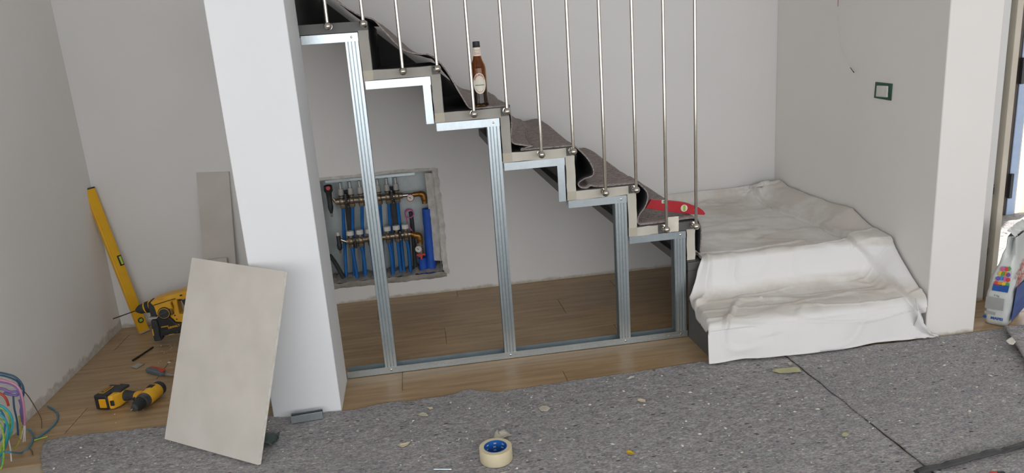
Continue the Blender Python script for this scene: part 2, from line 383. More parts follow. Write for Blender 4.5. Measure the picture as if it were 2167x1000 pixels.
# ragged plaster round the cabinet niche (part of the wall)
def ragged(pts, y, width, name, mat, parent, thick=.006, seed=0, closed=False):
    """a lumpy strip laid along a polyline in the wall plane"""
    P = crom([Vector((p[0], y, p[1])) for p in pts], 14); mb = MB(); rows = []
    for i, p in enumerate(P):
        t = (P[min(i+1, len(P)-1)]-P[max(i-1, 0)]).normalized(); nrm = Vector((-t.z, 0, t.x))
        r_ = []
        for k in range(6):
            s = k/5-.5; wj = width*(1+.5*nz(i*.35, seed, k))
            r_.append(p+nrm*s*wj+Vector((0, -(thick*(1-4*s*s)*(.7+.6*nz(i*.5, k*.7, seed))+.0006), 0)))
        rows.append(r_)
    return mb.grid(rows).build(name, mat, parent, smooth=60)
ragged([(nx0, nz1+.004), (-1.1, nz1+.004), (-.95, nz1+.008), (nx1+.004, nz1+.002)], YB, .016, 'plaster_edge', 'plaster', wall_back, .004, 1)
ragged([(nx1+.002, nz1+.006), (nx1+.006, .5), (nx1+.01, .35), (nx1+.005, .2), (nx1+.012, nz0)], YB, .028, 'plaster_edge', 'plaster', wall_back, .006, 2)
ragged([(nx0, nz0-.002), (-1.1, nz0), (-.95, nz0-.003), (nx1+.01, nz0)], YB, .03, 'plaster_edge', 'mortar', wall_back, .008, 3)

# ------------------------------------------------------------------ staircase
G, H, Z6, YS, BW = .24, .17, .4946, .932, .0355
def X(k): return (k-6)*G
def Z(k): return Z6+(6-k)*H
stair = thing('staircase', 'dark grey folded steel staircase with its edges masked in tape', 'staircase', (0, .47, 0))
for k in range(0, 7):
    MB().box(X(k)-BW, X(k+1)+(0 if k < 6 else 0), 0, YS, Z(k)-BW, Z(k)).build('tread', 'steel', stair, bevel=.0015)
    MB().box(X(k+1)-.006, X(k+1), .0, YS, Z(k+1), Z(k)-BW).box(X(k+1)-BW, X(k+1)-.006, 0, .006, Z(k+1), Z(k)-BW).build('riser', 'steel_dark', stair, smooth=None)
for k in (1, 2, 3):     # dark triangles added for the shaded wall under the felt
    MB().prism([(X(k), YS-.012, Z(k)), (X(k)+.17, YS-.012, Z(k)), (X(k), YS-.012, Z(k)+.15)], (0, .006, 0)).build('shade_triangle', 'steel', stair)
def strip(x0, x1, z0, z1, mat='mask', y=-.0004, n=6, jag=.0016):
    """a paper strip with slightly torn ends"""
    mb = MB(); horiz = (x1-x0) > (z1-z0); rows = []
    for i in range(n+1):
        t = i/n; j1, j2 = random.uniform(-jag, jag), random.uniform(-jag, jag)
        rows.append([Vector((x0+(x1-x0)*t, y, z0+j1)), Vector((x0+(x1-x0)*t, y, z1+j2))] if horiz else [Vector((x0+j1, y, z0+(z1-z0)*t)), Vector((x1+j2, y, z0+(z1-z0)*t))])
    mb.grid(rows); return mb.build('tape_strip', mat, stair, smooth=None)
for k in range(1, 7):
    m = 'mask' if k < 4 else 'mask_pale'
    if k >= 2: strip(X(k)-BW, X(k+1)-BW+.004 if k < 6 else .085, Z(k)-BW, Z(k)-.0008, m)
    strip(X(k+1)-BW, X(k+1)-.001, Z(k+1)-(BW if k < 6 else -.01), Z(k)-BW+.004, m, -.0009)
for k in range(2, 7): strip(X(k)-BW, X(k)-.0005, Z(k)-BW, Z(k)-.0005, 'mask_corner', -.0014, 3)
# crumpled bit of tape standing off the lowest tread
mb = MB(); rows = []
for i in range(9):
    rows.append([Vector((.125+.045*j/6+.004*nz(i, j), -.003-.008*abs(nz(i*.6, j*.7, 3)), Z6-.034+.062*i/8+.004*nz(j, i))) for j in range(7)])
mb.grid(rows).build('tape_scrap', 'cream', stair, smooth=60)

# balusters: a rod standing on a ball that is pinned to the steel edge
zt = ZC
def baluster(x, z):
    YR = -.042
    r_ = MB().lathe([(0, .0062), (zt-z, .0062)], (x, YR, z), n=14).build('baluster', 'chrome', stair, smooth=60)
    MB().ball((x, YR, z), .0142, 16).build('ball_mount', 'chrome', r_, smooth=60)
    MB().lathe([(0, .006), (.03, .006), (.031, .0125), (.041, .0125)], (x, YR, z), (0, 1, 0), 14).build('standoff', 'chrome', r_, smooth=40)
for k in range(1, 7):
    for dx in (.108, .2295): baluster(X(k)+dx-.002, Z(k)-.0115)

# ------------------------------------------------------------------ drywall stud frame under the stair
frame = thing('stud_frame', 'galvanised drywall stud framing closing the space under the stair', 'stud frame', (-.5, .03, 0))
def cstud(xr, z0, z1):
    """C-stud: ribbed front flange, web and lip"""
    w_ = .0465; pr = [(0, .0), (.008, 0), (.0105, .0022), (.013, 0), (.0205, 0), (.0225, .0022), (.0245, 0), (.0325, 0), (.0345, .0022), (.037, 0), (w_, 0)]
    mb = MB(); rows = []
    for z in (z0, z1): rows.append([Vector((xr-w_+a, .003+b, z)) for a, b in pr]+[Vector((xr, .05, z))]+[Vector((xr-w_+.002, .05, z))])
    mb.grid(rows); mb.box(xr-w_, xr-w_+.0008, .003, .012, z0, z1)
    return mb.build('stud', 'galv', frame, smooth=None)
def screw(x, z): return MB().lathe([(0, .0045), (.0015, .0042), (.0024, .002)], (x, .002, z), (0, -1, 0), 10).build('screw', 'chrome', frame)
def track(x0, x1, zt_, zb, name='track'):
    """U-track: web on top, flange hanging in front and behind"""
    t = .0012
    return MB().box(x0, x1, .0015, .0015+t, zb, zt_).box(x0, x1, .05-t, .05, zb, zt_).box(x0, x1, .0015, .05, zt_-t, zt_).build(name, 'galv', frame, smooth=None)
t = .0012
MB().box(-1.195, .2055, .0015, .0015+t, .001, .029).box(-1.195, .2055, .05-t, .05, .001, .029).box(-1.195, .2055, .0015, .05, .001, .001+t).build('floor_track', 'galv', frame, smooth=None)
mb = MB(); rr = random.Random(3); x = -.93
while x < .19:
    l_ = rr.choice((.004, .006, .009)); mb.box(x, x+l_, .0005, .0012, .0125, .0165 if rr.random() < .7 else .0145); x += l_+rr.choice((.003, .004, .012))
mb.build('printed_marks', 'ink_grey', frame, smooth=None)
for k in range(1, 7):
    track(-1.195 if k == 1 else X(k)-BW+.003, X(k+1)-BW-.003, Z(k)-BW-.0006, Z(k)-BW-.031)
for k in (1, 3, 5, 6):
    xr = X(k+1)-BW-.004; cstud(xr, .0025, Z(k)-BW-.003); screw(xr-.022, Z(k)-BW-.016); screw(xr-.023, .016)
for k in (2, 4):
    xr = X(k+1)-BW-.004; z1 = Z(k)-BW-.031; z0 = Z(k+1)-BW-.002
    MB().box(xr-.029, xr, .0025, .0037, z0, z1).box(xr-.0012, xr, .0025, .05, z0, z1).build('drop_track', 'galv', frame, smooth=None)
# small print on the drop tracks
# ------------------------------------------------------------------ felt runner on the stair
FR = [((660, -40), (-1.2, 1.53)), ((700, -8), (-1.12, 1.48)), ((728, 11), (-1.06, 1.42)), ((761, 31), (-.99, 1.365)), ((776, 35), (-.955, 1.36)), ((792, 41), (-.92, 1.35)),
      ((812, 62), (-.88, 1.31)), ((850, 101), (-.81, 1.235)), ((880, 112), (-.76, 1.21)), ((908, 114), (-.73, 1.198)), ((926, 126), (-.71, 1.19)), ((945, 148), (-.68, 1.15)),
      ((958, 168), (-.65, 1.11)), ((978, 202), (-.60, 1.05)), ((1000, 231), (-.55, 1.03)), ((1040, 230), (-.50, 1.018)), ((1072, 225), (-.455, 1.013)), ((1082, 240), (-.42, .97)),
      ((1084, 260), (-.38, .92)), ((1083, 285), (-.345, .885)), ((1086, 301), (-.33, .874)), ((1110, 306), (-.315, .870)), ((1130, 309), (-.305, .867)), ((1114, 314), (-.30, .862)),
      ((1102, 318), (-.29, .858)), ((1130, 320), (-.275, .858)), ((1180, 314), (-.24, .862)), ((1212, 309), (-.215, .86)), ((1222, 312), (-.19, .84)), ((1245, 335), (-.12, .77)),
      ((1257, 358), (-.08, .725)), ((1255, 372), (-.06, .712)), ((1238, 379), (-.052, .706)), ((1226, 387), (-.047, .702)), ((1228, 394), (-.042, .700)), ((1240, 397), (-.037, .699)),
      ((1250, 391), (-.03, .698)), ((1262, 393), (-.02, .697)), ((1300, 392), (-.005, .697)), ((1345, 386), (.02, .697)), ((1358, 392), (.05, .672)), ((1370, 405), (.1, .622)),
      ((1372, 420), (.14, .587)), ((1366, 438), (.17, .562)), ((1354, 455), (.19, .545)), ((1351, 470), (.2, .535)), ((1360, 475), (.21, .530)), ((1385, 471), (.22, .529)),
      ((1420, 466), (.235, .528)), ((1470, 460), (.25, .526)), ((1483, 475), (.275, .49)), ((1485, 500), (.295, .45)), ((1483, 535), (.305, .425))]
def clear_steps(p, m=.0062):
    k = max(0, min(7, math.floor(p.x/G)+6)); zk = Z(k) if k < 7 else .3225
    if k > 0 and p.x-X(k) < m+.0008 and p.z < Z(k-1)+m:
        if p.z > Z(k-1)-.012: p.z = Z(k-1)+m
        p.x = X(k)+m+.001
    p.z = max(p.z, zk+m); return p
YF0, YF1, NV = .016, .90, 26
fa = crom([yp(*p, YF0) for p, q in FR], 5); fb = crom([Vector((q[0], YF1, q[1])) for p, q in FR], 5); rows = []
for i, (a, b) in enumerate(zip(fa, fb)):
    r_ = []
    for j in range(NV+1):
        t = j/NV; s = sm(0, 1, t) ; p = a.lerp(b, s); p.y = YF0+(YF1-YF0)*t
        p.z += .004*nz(p.x*9, p.y*7)*sm(0, .2, t); r_.append(clear_steps(p))
    rows.append(r_)
run_mb = MB().grid(rows[::-1]); nf = len(run_mb.f)//NV
run_mb.mi = [2 if i//NV > nf-1-51 else 0 for i in range(len(run_mb.f))]    # the top end is folded so that felt shows on both sides
run = run_mb.build('felt_runner', ['felt_stair', 'felt_back', 'felt_stair', 'felt_stair'], None, smooth=70, recalc=False)
tag(run, 'brown-grey felt runner with dark backing draped over the stair treads', 'felt')
so_ = run.modifiers.new('thickness', 'SOLIDIFY'); so_.thickness = .005; so_.offset = -1; so_.material_offset = 1; so_.material_offset_rim = 0

# ------------------------------------------------------------------ landing at the foot of the stair and its dust sheet
land = thing('stair_landing', 'grey painted two-step landing under the white dust sheet', 'landing', (.63, .3, 0))
MB().box(.2085, XR, .0, YS, .287, .3225).build('landing_deck', 'steel', land, bevel=.002)
MB().box(.2085, XR, .0, .006, .158, .287).build('landing_riser', 'steel', land)
for lx in (.5, .95): MB().box(lx, lx+.04, .8, .84, 0, .287).build('leg', 'steel_dark', land, bevel=.002)
MB().box(.2085, XR, -.258, .0, 0, .158).build('lower_step', 'steel', land, bevel=.002)
CP = [(.930, .405), (.915, .372), (.87, .350), (.7, .336), (.4, .333), (.15, .334), (.03, .338), (-.008, .332), (-.030, .30), (-.043, .25), (-.060, .209), (-.10, .187), (-.17, .176),
      (-.235, .168), (-.272, .153), (-.293, .12), (-.304, .07), (-.314, .006)]
prof = crom([Vector((0, a, b)) for a, b in CP], 12)
def xcrease(y, z):
    if z > .3 or y > 0: return lerp_tab([(-.08, .905), (.13, .93), (.38, .945), (.57, .93), (.94, .915)], y)
    return lerp_tab([(.0, 1.10), (.10, 1.045), (.18, .985), (.26, .945), (.33, .905)], z)
def ridge(x): return 1-abs(math.sin(x))
NU = 210; rows = []; OV = 8
arc = [0]
for a, b in zip(prof, prof[1:]): arc.append(arc[-1]+(b-a).length)
for i, p in enumerate(prof):
    t = (prof[min(i+1, len(prof)-1)]-prof[max(i-1, 0)]).normalized(); nrm = Vector((0, t.z, -t.y))
    if nrm.y > 0 and nrm.z < 0: nrm = -nrm
    s = arc[i]; r_ = []
    top = sm(-.03, .05, p.y); low = 1-top; front = sm(-.27, -.30, p.y) if p.y < -.2 else 0; lowtread = sm(.22, .18, p.z) if p.z > .1 else 0
    over = .04*sm(-.04, -.12, p.y)*(1-sm(-.235, -.28, p.y))+.012
    for j in range(-OV, NU+1):
        u = max(0, j)/NU; xl = lerp_tab([(-.31, .183), (-.27, .192), (-.12, .204), (-.06, .203), (-.035, .240), (-.0, .270), (.05, .272), (.3, .275), (.93, .30)], p.y); xr_ = 1.052-.01*front
        x = xl+(xr_-xl)*u
        d = .006*nz(x*5, s*5, 1)+.0035*nz(x*13, s*13, 4)
        # trodden creases running across the treads
        q = nz(x*1.6, s*11, 7); d += .007*max(0, 1-abs(q)*11)*top
        q = nz(x*2.2+s*1.5, s*16, 9); d += .005*max(0, 1-abs(q)*9)*lowtread
        # diagonal pulls on the upstands, strongest at the open end
        end = sm(.35, .0, u)
        q = nz((x*3.2+s*5.5), s*2.4-x*4, 12); d += (.006+.011*end)*max(0, 1-abs(q)*6)*low*(1-.5*front)
        q = nz(x*7-s*3.5, s*1.8+x*2, 15); d += .013*q*front
        xc = xcrease(p.y, p.z); tt = (x-xc)
        lift = .020*sm(-.003, .005, tt)-.011*math.exp(-((tt+.004)/.009)**2)
        lift += (.05*sm(-.02, .25, p.y)+.012)*sm(.0, max(.03, 1.05-xc), tt)*(1-.5*front)
        d += lift+.006*nz(x*20, s*6, 20)*sm(0, .02, tt)
        q_ = math.exp(-((x-.94)/.07)**2-((p.y-.90)/.09)**2); d += q_*(.055+.03*nz(x*30, s*30, 2))
        # loose hem at the back wall
        v = Vector((x, p.y, p.z))+nrm*d
        if p.y < .03: v.z += sm(-.02, .09, x-max(xc, .90)+.03)*max(0, lerp_tab([(-.335, .01), (-.322, .085), (-.24, .205), (-.036, .362), (.03, .372)], p.y)-v.z)
        v.z = max(v.z, .008); v.y = min(v.y, YB-.004); v.x = min(v.x, XR-.003)
        if p.y < -.2 and front > .5: v.y += .012*math.sin(x*7.5)*front-.010*front*sm(.75, 1, u)
        if j < 0:
            k = -j/OV; sh = sm(.0, -.05, p.y); v.x = xl-.0005*k-sh*(.004+.004*math.sin(k*3)+.006*k); v.z = v.z-k*over*(1+.2*nz(s*7, 5))
        if v.x > .2045:     # lies on the deck and the lower step, never inside them
            if v.z < .3258 and v.y > -.0035:
                if v.z > .28 or v.y > .02: v.z = .3258
                else: v.y = -.0035
            if v.z < .1612 and v.y > -.2612:
                if v.z > .13: v.z = .1612
                else: v.y = -.2612
        v.z = max(v.z, .0175)
        r_.append(v)
    rows.append(r_)
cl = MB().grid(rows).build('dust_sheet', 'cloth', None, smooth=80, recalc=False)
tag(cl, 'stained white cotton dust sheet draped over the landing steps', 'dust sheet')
so_ = cl.modifiers.new('thickness', 'SOLIDIFY'); so_.thickness = .0015; so_.offset = 0
# corner of the sheet tucked against the pier foot
rows = []
for i in range(15):
    t = i/14; rows.append([Vector((1.0+.085*t+.004*nz(i*.5, j), -.318+.012*math.sin(j*.9)-.01*t+.008*nz(i*.4, j*.8, 2), .0185+.15*(1-t)**2*(j/8)+.012*(j/8))) for j in range(9)])
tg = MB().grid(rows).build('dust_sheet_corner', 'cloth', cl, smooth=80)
so_ = tg.modifiers.new('thickness', 'SOLIDIFY'); so_.thickness = .0015

# ------------------------------------------------------------------ felt on the floor
EDGE = sorted([tuple(zp(*p))[:2] for p in [(95, 935), (150, 925), (300, 910), (420, 897), (565, 886), (600, 888), (725, 873), (760, 868), (830, 853), (860, 852), (960, 838), (990, 827), (1003, 826), (1020, 836), (1100, 826), (1200, 810), (1380, 785), (1500, 766)]])
EDGE2 = sorted([tuple(zp(*p))[:2] for p in [(1500, 766), (1600, 762), (1640, 760), (1950, 722), (2060, 708), (2090, 703), (2125, 697)]])
def feltz(x, y, zb, seed): return zb+.0035*max(0, nz(x*3, y*3, seed))+.002*nz(x*11, y*11, seed)+.0012*nz(x*60, y*60, seed)
def seam(y): return .478+.006*nz(y*14, 5)+.003*nz(y*60, 2)
def felt_sheet(name, label, x0, x1, ytop, y1, zb, nx, seed, ridge_=None, xedge=None, th=.005, xend=None):
    ys = []; t = 0
    ny = 90
    for j in range(ny+1): t = j/ny; ys.append(t**1.7)
    rows = []
    for j, t in enumerate(ys):
        r_ = []
        for i in range(nx+1):
            x = x0+(x1-x0)*i/nx; y = ytop(x)+.006*nz(x*40, seed, 1)*(1-sm(0, .02, t))+.004*nz(x*130, seed, 2)*(1-sm(0, .02, t)); yy = y+(y1-y)*t
            xx = x
            if xedge: xx = x0e(xedge, yy, xend(yy) if xend else x1, i, nx)
            z = feltz(xx, yy, zb, seed)
            if ridge_: z += ridge_(xx, yy)
            r_.append(Vector((xx, yy, max(z, zb-.001))))
        rows.append(r_)
    o = MB().grid(rows[::-1]).build(name, 'felt', None, smooth=80, recalc=False); tag(o, label, 'felt')
    m = o.modifiers.new('thickness', 'SOLIDIFY'); m.thickness = th; m.offset = -1
    return o
def x0e(xe, yy, x1, i, nx): a = xe(yy); return a+(x1-a)*i/nx
def rid1(x, y): # wrinkle that reaches the felt edge near the middle of the floor
    xc = -.69-.05*math.sin((y+.25)*5); return .010*math.exp(-((x-xc)/.022)**2)*sm(-.75, -.3, y)+.006*math.exp(-((x+1.5+.2*y)/.05)**2)
felt_sheet('floor_felt', 'grey recycled felt sheet covering the floor under the tape roll', -2.22, .492, lambda x: lerp_tab(EDGE, x) if x < .19 else -.274, -3.95, .0075, 340, 1, rid1, lambda y: -2.222+.15*sm(-.2, -.6, y)+.008*nz(y*9, 1), xend=lambda y: seam(y)-.0022)
def rid2(x, y): return .003*math.exp(-((x-.49)/.03)**2)
felt_sheet('floor_felt', 'grey recycled felt sheet in front of the white dust sheet', .478, 2.85, lambda x: min(lerp_tab(EDGE2, x), -.274 if x < 1.07 else 0), -3.95, .0095, 240, 2, rid2, seam)
f3 = felt_sheet('floor_felt', 'grey felt strip lapped over in front of the white bag', 1.2, 2.85, lambda x: -.335, -1.9, .020, 120, 5, lambda x, y: .012*math.exp(-((x-lerp_tab([(-1.9, .55), (-.62, 1.205), (-.44, 1.31), (-.27, 1.405)], y))/.05)**2), lambda y: lerp_tab([(-1.9, .55), (-.62, 1.205), (-.44, 1.31), (-.27, 1.405)], y)+.006*nz(y*16, 4), .006)
# turned-up border of felt at the bottom of the picture
rows = []; P0, P1 = zp(1940, 1012), zp(2200, 945)
for i in range(61):
    t = i/60; b = P0.lerp(P1, t); d = (P1-P0).normalized(); n_ = Vector((d.y, -d.x, 0)); r_ = []
    for j in range(9):
        a = j/8*math.pi*.9; r_.append(b+n_*(.022*math.sin(a)-.012)+Vector((0, 0, .0135+.018*(1-math.cos(a))/2*(.8+.4*nz(t*8, 3))+.003*nz(t*20, j*.3))))
    rows.append(r_)
fold = MB().grid(rows).build('felt_border', ['felt_back', 'felt'], None, smooth=80)
tag(fold, 'turned-up dark-backed felt border at the bottom edge of the floor', 'felt'); m_ = fold.modifiers.new('thickness', 'SOLIDIFY'); m_.thickness = .005
# felt in the next room
rows = []
for j in range(50):
    yy = .12+1.06*j/49; rows.append([Vector((1.62+2.6*i/80, yy, .010+.003*nz(i*.2, j*.3)+.035*math.exp(-((yy-.93-.03*math.sin(i*.3))/.035)**2)*(.7+.5*nz(i*.15, 2))+.02*math.exp(-((yy-.80+.02*math.sin(i*.25))/.04)**2))) for i in range(81)])
f4 = MB().grid(rows[::-1]).build('floor_felt', 'felt', None, smooth=80, recalc=False); tag(f4, 'sunlit rumpled felt on the floor beyond the doorway', 'felt')
m_ = f4.modifiers.new('thickness', 'SOLIDIFY'); m_.thickness = .005; m_.offset = -1
# plaster crumbs and lint trodden into the felt
mb = MB(); rr = random.Random(11); n_ = 0
while n_ < 600:
    x, y = rr.uniform(-2.1, 1.25), rr.uniform(-1.25, -.30)
    top_ = lerp_tab(EDGE, x) if x < .19 else lerp_tab(EDGE2, x)
    if y > top_-.02: continue
    s = rr.choice((.0012, .0014, .0017, .002, .0024, .003, .0044)); z = feltz(x, y, .0075, 1)+rid1(x, y) if x < .48 else feltz(x, y, .0095, 2)+rid2(x, y)
    if abs(x+.83) < .06 and abs(y+.745) < .05: continue
    if -1.42 < x < -1.22 and y > -.34: continue
    if x > .38 and y < -.95: continue
    if x > lerp_tab([(-1.9, .55), (-.62, 1.205), (-.44, 1.31), (-.27, 1.405)], y)-.03: continue
    if abs(x+.692) < .06 and abs(y+.735) < .06: continue
    a = rr.uniform(0, 3.14); e = rr.uniform(1, 2.2); m4 = Matrix.Translation((x, y, z+.0022)) @ Matrix.Rotation(a, 4, 'Z')
    mb.add([m4 @ Vector((s*e*cx, s*cy, s*.7*cz)) for cx, cy, cz in ((1, 0, 0), (.3, 1, 0), (-.9, .5, 0), (-.6, -.8, 0), (.5, -.8, 0), (0, 0, 1))], [(0, 1, 5), (1, 2, 5), (2, 3, 5), (3, 4, 5), (4, 0, 5), (4, 3, 2, 1, 0)]); n_ += 1
cr = mb.build('plaster_crumbs', 'gypsum', None, smooth=None); tag(cr, 'tiny white plaster crumbs trodden into the grey floor felt', 'crumbs', None, 'stuff')

# ------------------------------------------------------------------ heating cabinet and manifold in the wall niche
cab = thing('manifold_cabinet', 'galvanised recessed wall cabinet holding the heating pipes', 'cabinet', (-1.03, YB+.1, nz0))
yb_ = YB+.125
MB().box(nx0+.002, nx1-.012, yb_, yb_+.002, nz0, nz1-.004).build('back_panel', 'galv_dull', cab)
MB().box(nx1-.014, nx1-.012, YB+.012, yb_, nz0, nz1-.004).build('side_panel', 'galv_dull', cab)
MB().box(nx0+.002, nx1-.014, YB+.012, yb_, nz1-.006, nz1-.004).build('top_panel', 'galv_dull', cab)
MB().box(nx0+.05, nx1-.1, YB+.004, YB+.016, nz1-.020, nz1-.006).build('top_rail', 'galv', cab, bevel=.001)
for px in (730, 826):
    q = yp(px, 388, yb_); MB().box(q.x-.012, q.x+.012, yb_-.01, yb_-.002, .50, nz1-.02).build('hanger_strap', 'galv', cab, bevel=.002)
# side filler of white plaster and lumpy mortar bed
mb = MB(); rows = []
for i in range(25):
    t = i/24; rows.append([Vector((nx1-.05+.055*j/6+.004*nz(i*.5, j, 3), YB+.035-.03*j/6+.006*nz(i*.7, j*.9, 8), nz0+.07+(nz1-nz0-.09)*t)) for j in range(7)])
mb.grid(rows).build('plaster_fillet', 'plaster', wall_back, smooth=60)
mb = MB(); rows = []
for i in range(70):
    t = i/69; x = nx0+(nx1-nx0)*t; h = .030+.016*nz(x*28, 1)+.012*nz(x*70, 4)+(.022 if x > -.9 else 0)*max(0, .5+nz(x*18, 8))
    rows.append([Vector((x, YB+.118-.118*j/9, nz0+(h*(1-(j/9)**2*.55))+.008*nz(x*50, j*.9, 6)*(1 if 0 < j < 9 else .3))) for j in range(10)])
mb.grid(rows); mb.build('mortar_bed', 'mortar', wall_back, smooth=60)
man = thing('heating_manifold', 'underfloor heating manifold with two brass bars and blue pipes', 'manifold', (-1.03, YB+.06, nz0))
YM = YB+.045; YL = YB+.032
def q2(px, py, y=YM): return yp(px, py, y)
def bar(pa, pb, xs, y, capmat, tops, name):
    a, b = q2(*pa, y), q2(*pb, y); d = (b-a)
    o = MB().lathe([(0, .013), (.01, .0155), (d.length-.01, .0155), (d.length, .013)], a, d, 18).build(name, 'brass', man, smooth=50)
    for px in xs:
        t = (px-pa[0])/(pb[0]-pa[0]); c = a+d*t
        MB().ball(c, .0205, 14, sc=(.95, 1, 1)).lathe([(-.034, .013), (-.031, .0145), (-.016, .0145), (-.016, .010), (.0, .012), (.016, .010), (.017, .0085), (.032, .0085)], c, (0, 0, 1), 8).build('valve_body', 'brass', man, smooth=40)
        if tops == 'flow':
            v_ = MB().lathe([(0, .0125), (.003, .0145), (.026, .0125), (.034, .0115), (.036, .004)], c+Vector((0, 0, .031)), (0, 0, 1), 16).build('flow_meter', 'greyplastic', man, smooth=40)
            MB().lathe([(0, .0075), (.03, .007), (.032, .004)], c+Vector((0, 0, .066)), (0, 0, 1), 10).build('sight_glass', 'galv_dull', v_)
            MB().lathe([(0, .0148), (.004, .0148)], c+Vector((0, 0, .027)), (0, 0, 1), 16).build('seal_ring', 'black', v_)
        else:
            MB().lathe([(0, .015), (.002, .0185), (.020, .0185), (.0235, .016), (.024, .006)], c+Vector((0, 0, .030)), (0, 0, 1), 20).build('valve_cap', 'whiteplastic', man, smooth=40)
    return a, b, d
UX = [724, 744, 764, 802, 821, 840]; LX = [743, 763, 783, 821, 840, 859]
YU, YD = YB+.045, YB+.032
A, B, D = bar((710, 427), (853, 413), UX, YU, None, 'flow', 'supply_bar')
A2, B2, D2 = bar((733, 511), (870, 494), LX, YD, None, 'cap', 'return_bar')
# pipes: upper row runs behind the lower bar down to the mortar, lower row straight down
for i, px in enumerate(UX):
    c = A+D*((px-710)/143); f_ = q2((744, 758, 776, 822, 842, 862)[i]-12+(0, 3, 6, 2, 3, 4)[i], 586-i*4, YU+.02)
    MB().tube(crom([c-Vector((0, 0, .03)), c.lerp(f_, .33)+Vector((0, .016, 0)), c.lerp(f_, .66)+Vector((.0, .02, 0)), f_-Vector((0, 0, .03))], 6), .0085, 12).build('pipe', 'bluepipe', man, smooth=60)
for i, px in enumerate(LX):
    c = A2+D2*((px-733)/137); f_ = q2(px+(14, 11, 10, 10, 8, 9)[i], 590-i*4.5, YD+.01)
    MB().tube(crom([c-Vector((0, 0, .032)), (c+f_)/2+Vector((.004*(i % 2), 0, 0)), f_-Vector((0, 0, .03))], 8), .0085, 12).build('pipe', 'bluepipe', man, smooth=60)
# black carrier brackets
for (a_, b_) in (((733, 415), (742, 490)), ((829, 407), (838, 480))):
    p, q = q2(*a_, YB+.075), q2(*b_, YB+.075)
    o = MB().prism([p+Vector((-.013, 0, .03)), p+Vector((.013, 0, .03)), q+Vector((.016, 0, -.035)), q+Vector((-.016, 0, -.035))], (0, .012, 0)).box(p.x-.006, p.x+.006, YB+.022, YB+.075, p.z-.022, p.z+.02).build('bracket', 'black', man, bevel=.002)
    for s in (.022, -.022, -.05): MB().lathe([(0, .004), (.003, .003)], (p.x+(.0 if s > -.03 else .004), YB+(.021 if s > -.03 else .074), p.z+s-.004), (0, -1, 0), 8).build('bolt', 'chrome', o)
for px, py in ((752, 515), (847, 497)):
    p = q2(px, py, YB+.015); o = MB().box(p.x-.006, p.x+.006, YB+.012, YB+.05, p.z-.026, p.z+.02).build('bracket', 'black', man, bevel=.002)
    for s in (.016, -.022): MB().lathe([(0, .0045), (.003, .003)], (p.x, YB+.012, p.z+s), (0, -1, 0), 8).build('bolt', 'chrome', o)
# air vents with drain cocks at the left ends
p = q2(697, 418, YU)
MB().tube([p+Vector((.018, 0, -.006)), A], .0075, 10).build('nipple', 'brass', man)
v_ = MB().lathe([(-.08, .006), (-.06, .012), (-.045, .014), (-.035, .012), (.0, .013), (.025, .015), (.035, .022), (.062, .021), (.066, .012)], p, (0, 0, 1), 14).build('air_vent', 'black', man, smooth=40)
MB().lathe([(0, .011), (.003, .010)], p+Vector((.003, -.02, .052)), (0, -1, .3), 12).build('vent_cap', 'redplastic', v_)
MB().lathe([(-.098, .005), (-.078, .006)], p, (0, 0, 1), 10).build('drain_tip', 'chrome', v_)
p = q2(717, 507, YD)
MB().tube([p+Vector((.01, 0, .0)), A2], .008, 10).build('nipple', 'chrome', man)
v_ = MB().lathe([(-.055, .007), (-.045, .013), (-.025, .014), (-.02, .011), (.018, .011), (.022, .008)], p, (0, 0, 1), 14).build('drain_valve', 'black', man, smooth=40)
MB().lathe([(.022, .0085), (.036, .0085), (.04, .005)], p, (0, 0, 1), 12).build('vent_cap', 'whiteplastic', v_)
MB().lathe([(-.07, .004), (-.055, .006)], p, (0, 0, 1), 10).build('drain_tip', 'chrome', v_)
# right-hand elbows, gauges, insulated risers
e1 = q2(896, 410, YU); g1 = q2(872, 417, YU-.03)
MB().lathe([(0, .010), ((e1-B).length-.02, .010)], B, e1-B, 12).build('nipple', 'chrome', man)
MB().tube(crom([B.lerp(e1, .5), e1+Vector((-.022, 0, .002)), e1+Vector((-.003, 0, -.004)), e1+Vector((.001, 0, -.03)), e1+Vector((.001, 0, -.05))], 6), [.013]*7+[.0155]*12+[.013]*6, 14).build('elbow', 'brassdk', man, smooth=60)
def gauge(c, r, rim):
    o = MB().lathe([(0, r), (.012, r), (.014, r*.86)], c, (-.1, -1, .12), 24).build('gauge', rim, man, smooth=40)
    MB().lathe([(.0142, r*.84), (.0146, r*.84)], c, (-.1, -1, .12), 24).build('dial', 'whiteplastic', o)
    q = c+Vector((-.0015, -.0155, .0018)); MB().tube([q, q+Vector((-.008, -.0005, .006))], .0012, 6).ball(q, .0025, 8).build('needle', 'black', o)
gauge(q2(869, 418, YU-.035), .0185, 'redplastic')
i1 = q2(903, 441, YU+.005); i2 = q2(914, 574, YU+.005)
MB().tube([i1, i1.lerp(i2, .25), i1.lerp(i2, .25)+Vector((.0015, 0, 0)), i1.lerp(i2, .55), i1.lerp(i2, .55)+Vector((-.001, 0, 0)), i2], .0245, 20).build('insulated_riser', 'blueinsul', man, smooth=60)
e2 = q2(887, 497, YD)
MB().tube(crom([B2, e2+Vector((-.02, 0, .001)), e2+Vector((-.002, 0, -.004)), e2+Vector((.001, 0, -.03)), e2+Vector((.001, 0, -.045))], 6), [.014]*4+[.0165]*14+[.014]*7, 14).build('elbow', 'brassdk', man, smooth=60)
q = q2(887, 513, YD); MB().lathe([(0, .016), (-.012, .017), (-.014, .012), (-.028, .0155), (-.075, .0165)], q, (0, 0, 1), 8).build('valve_body', 'brass', man, smooth=30)
gauge(q2(886, 526, YD-.03), .0175, 'greyplastic')
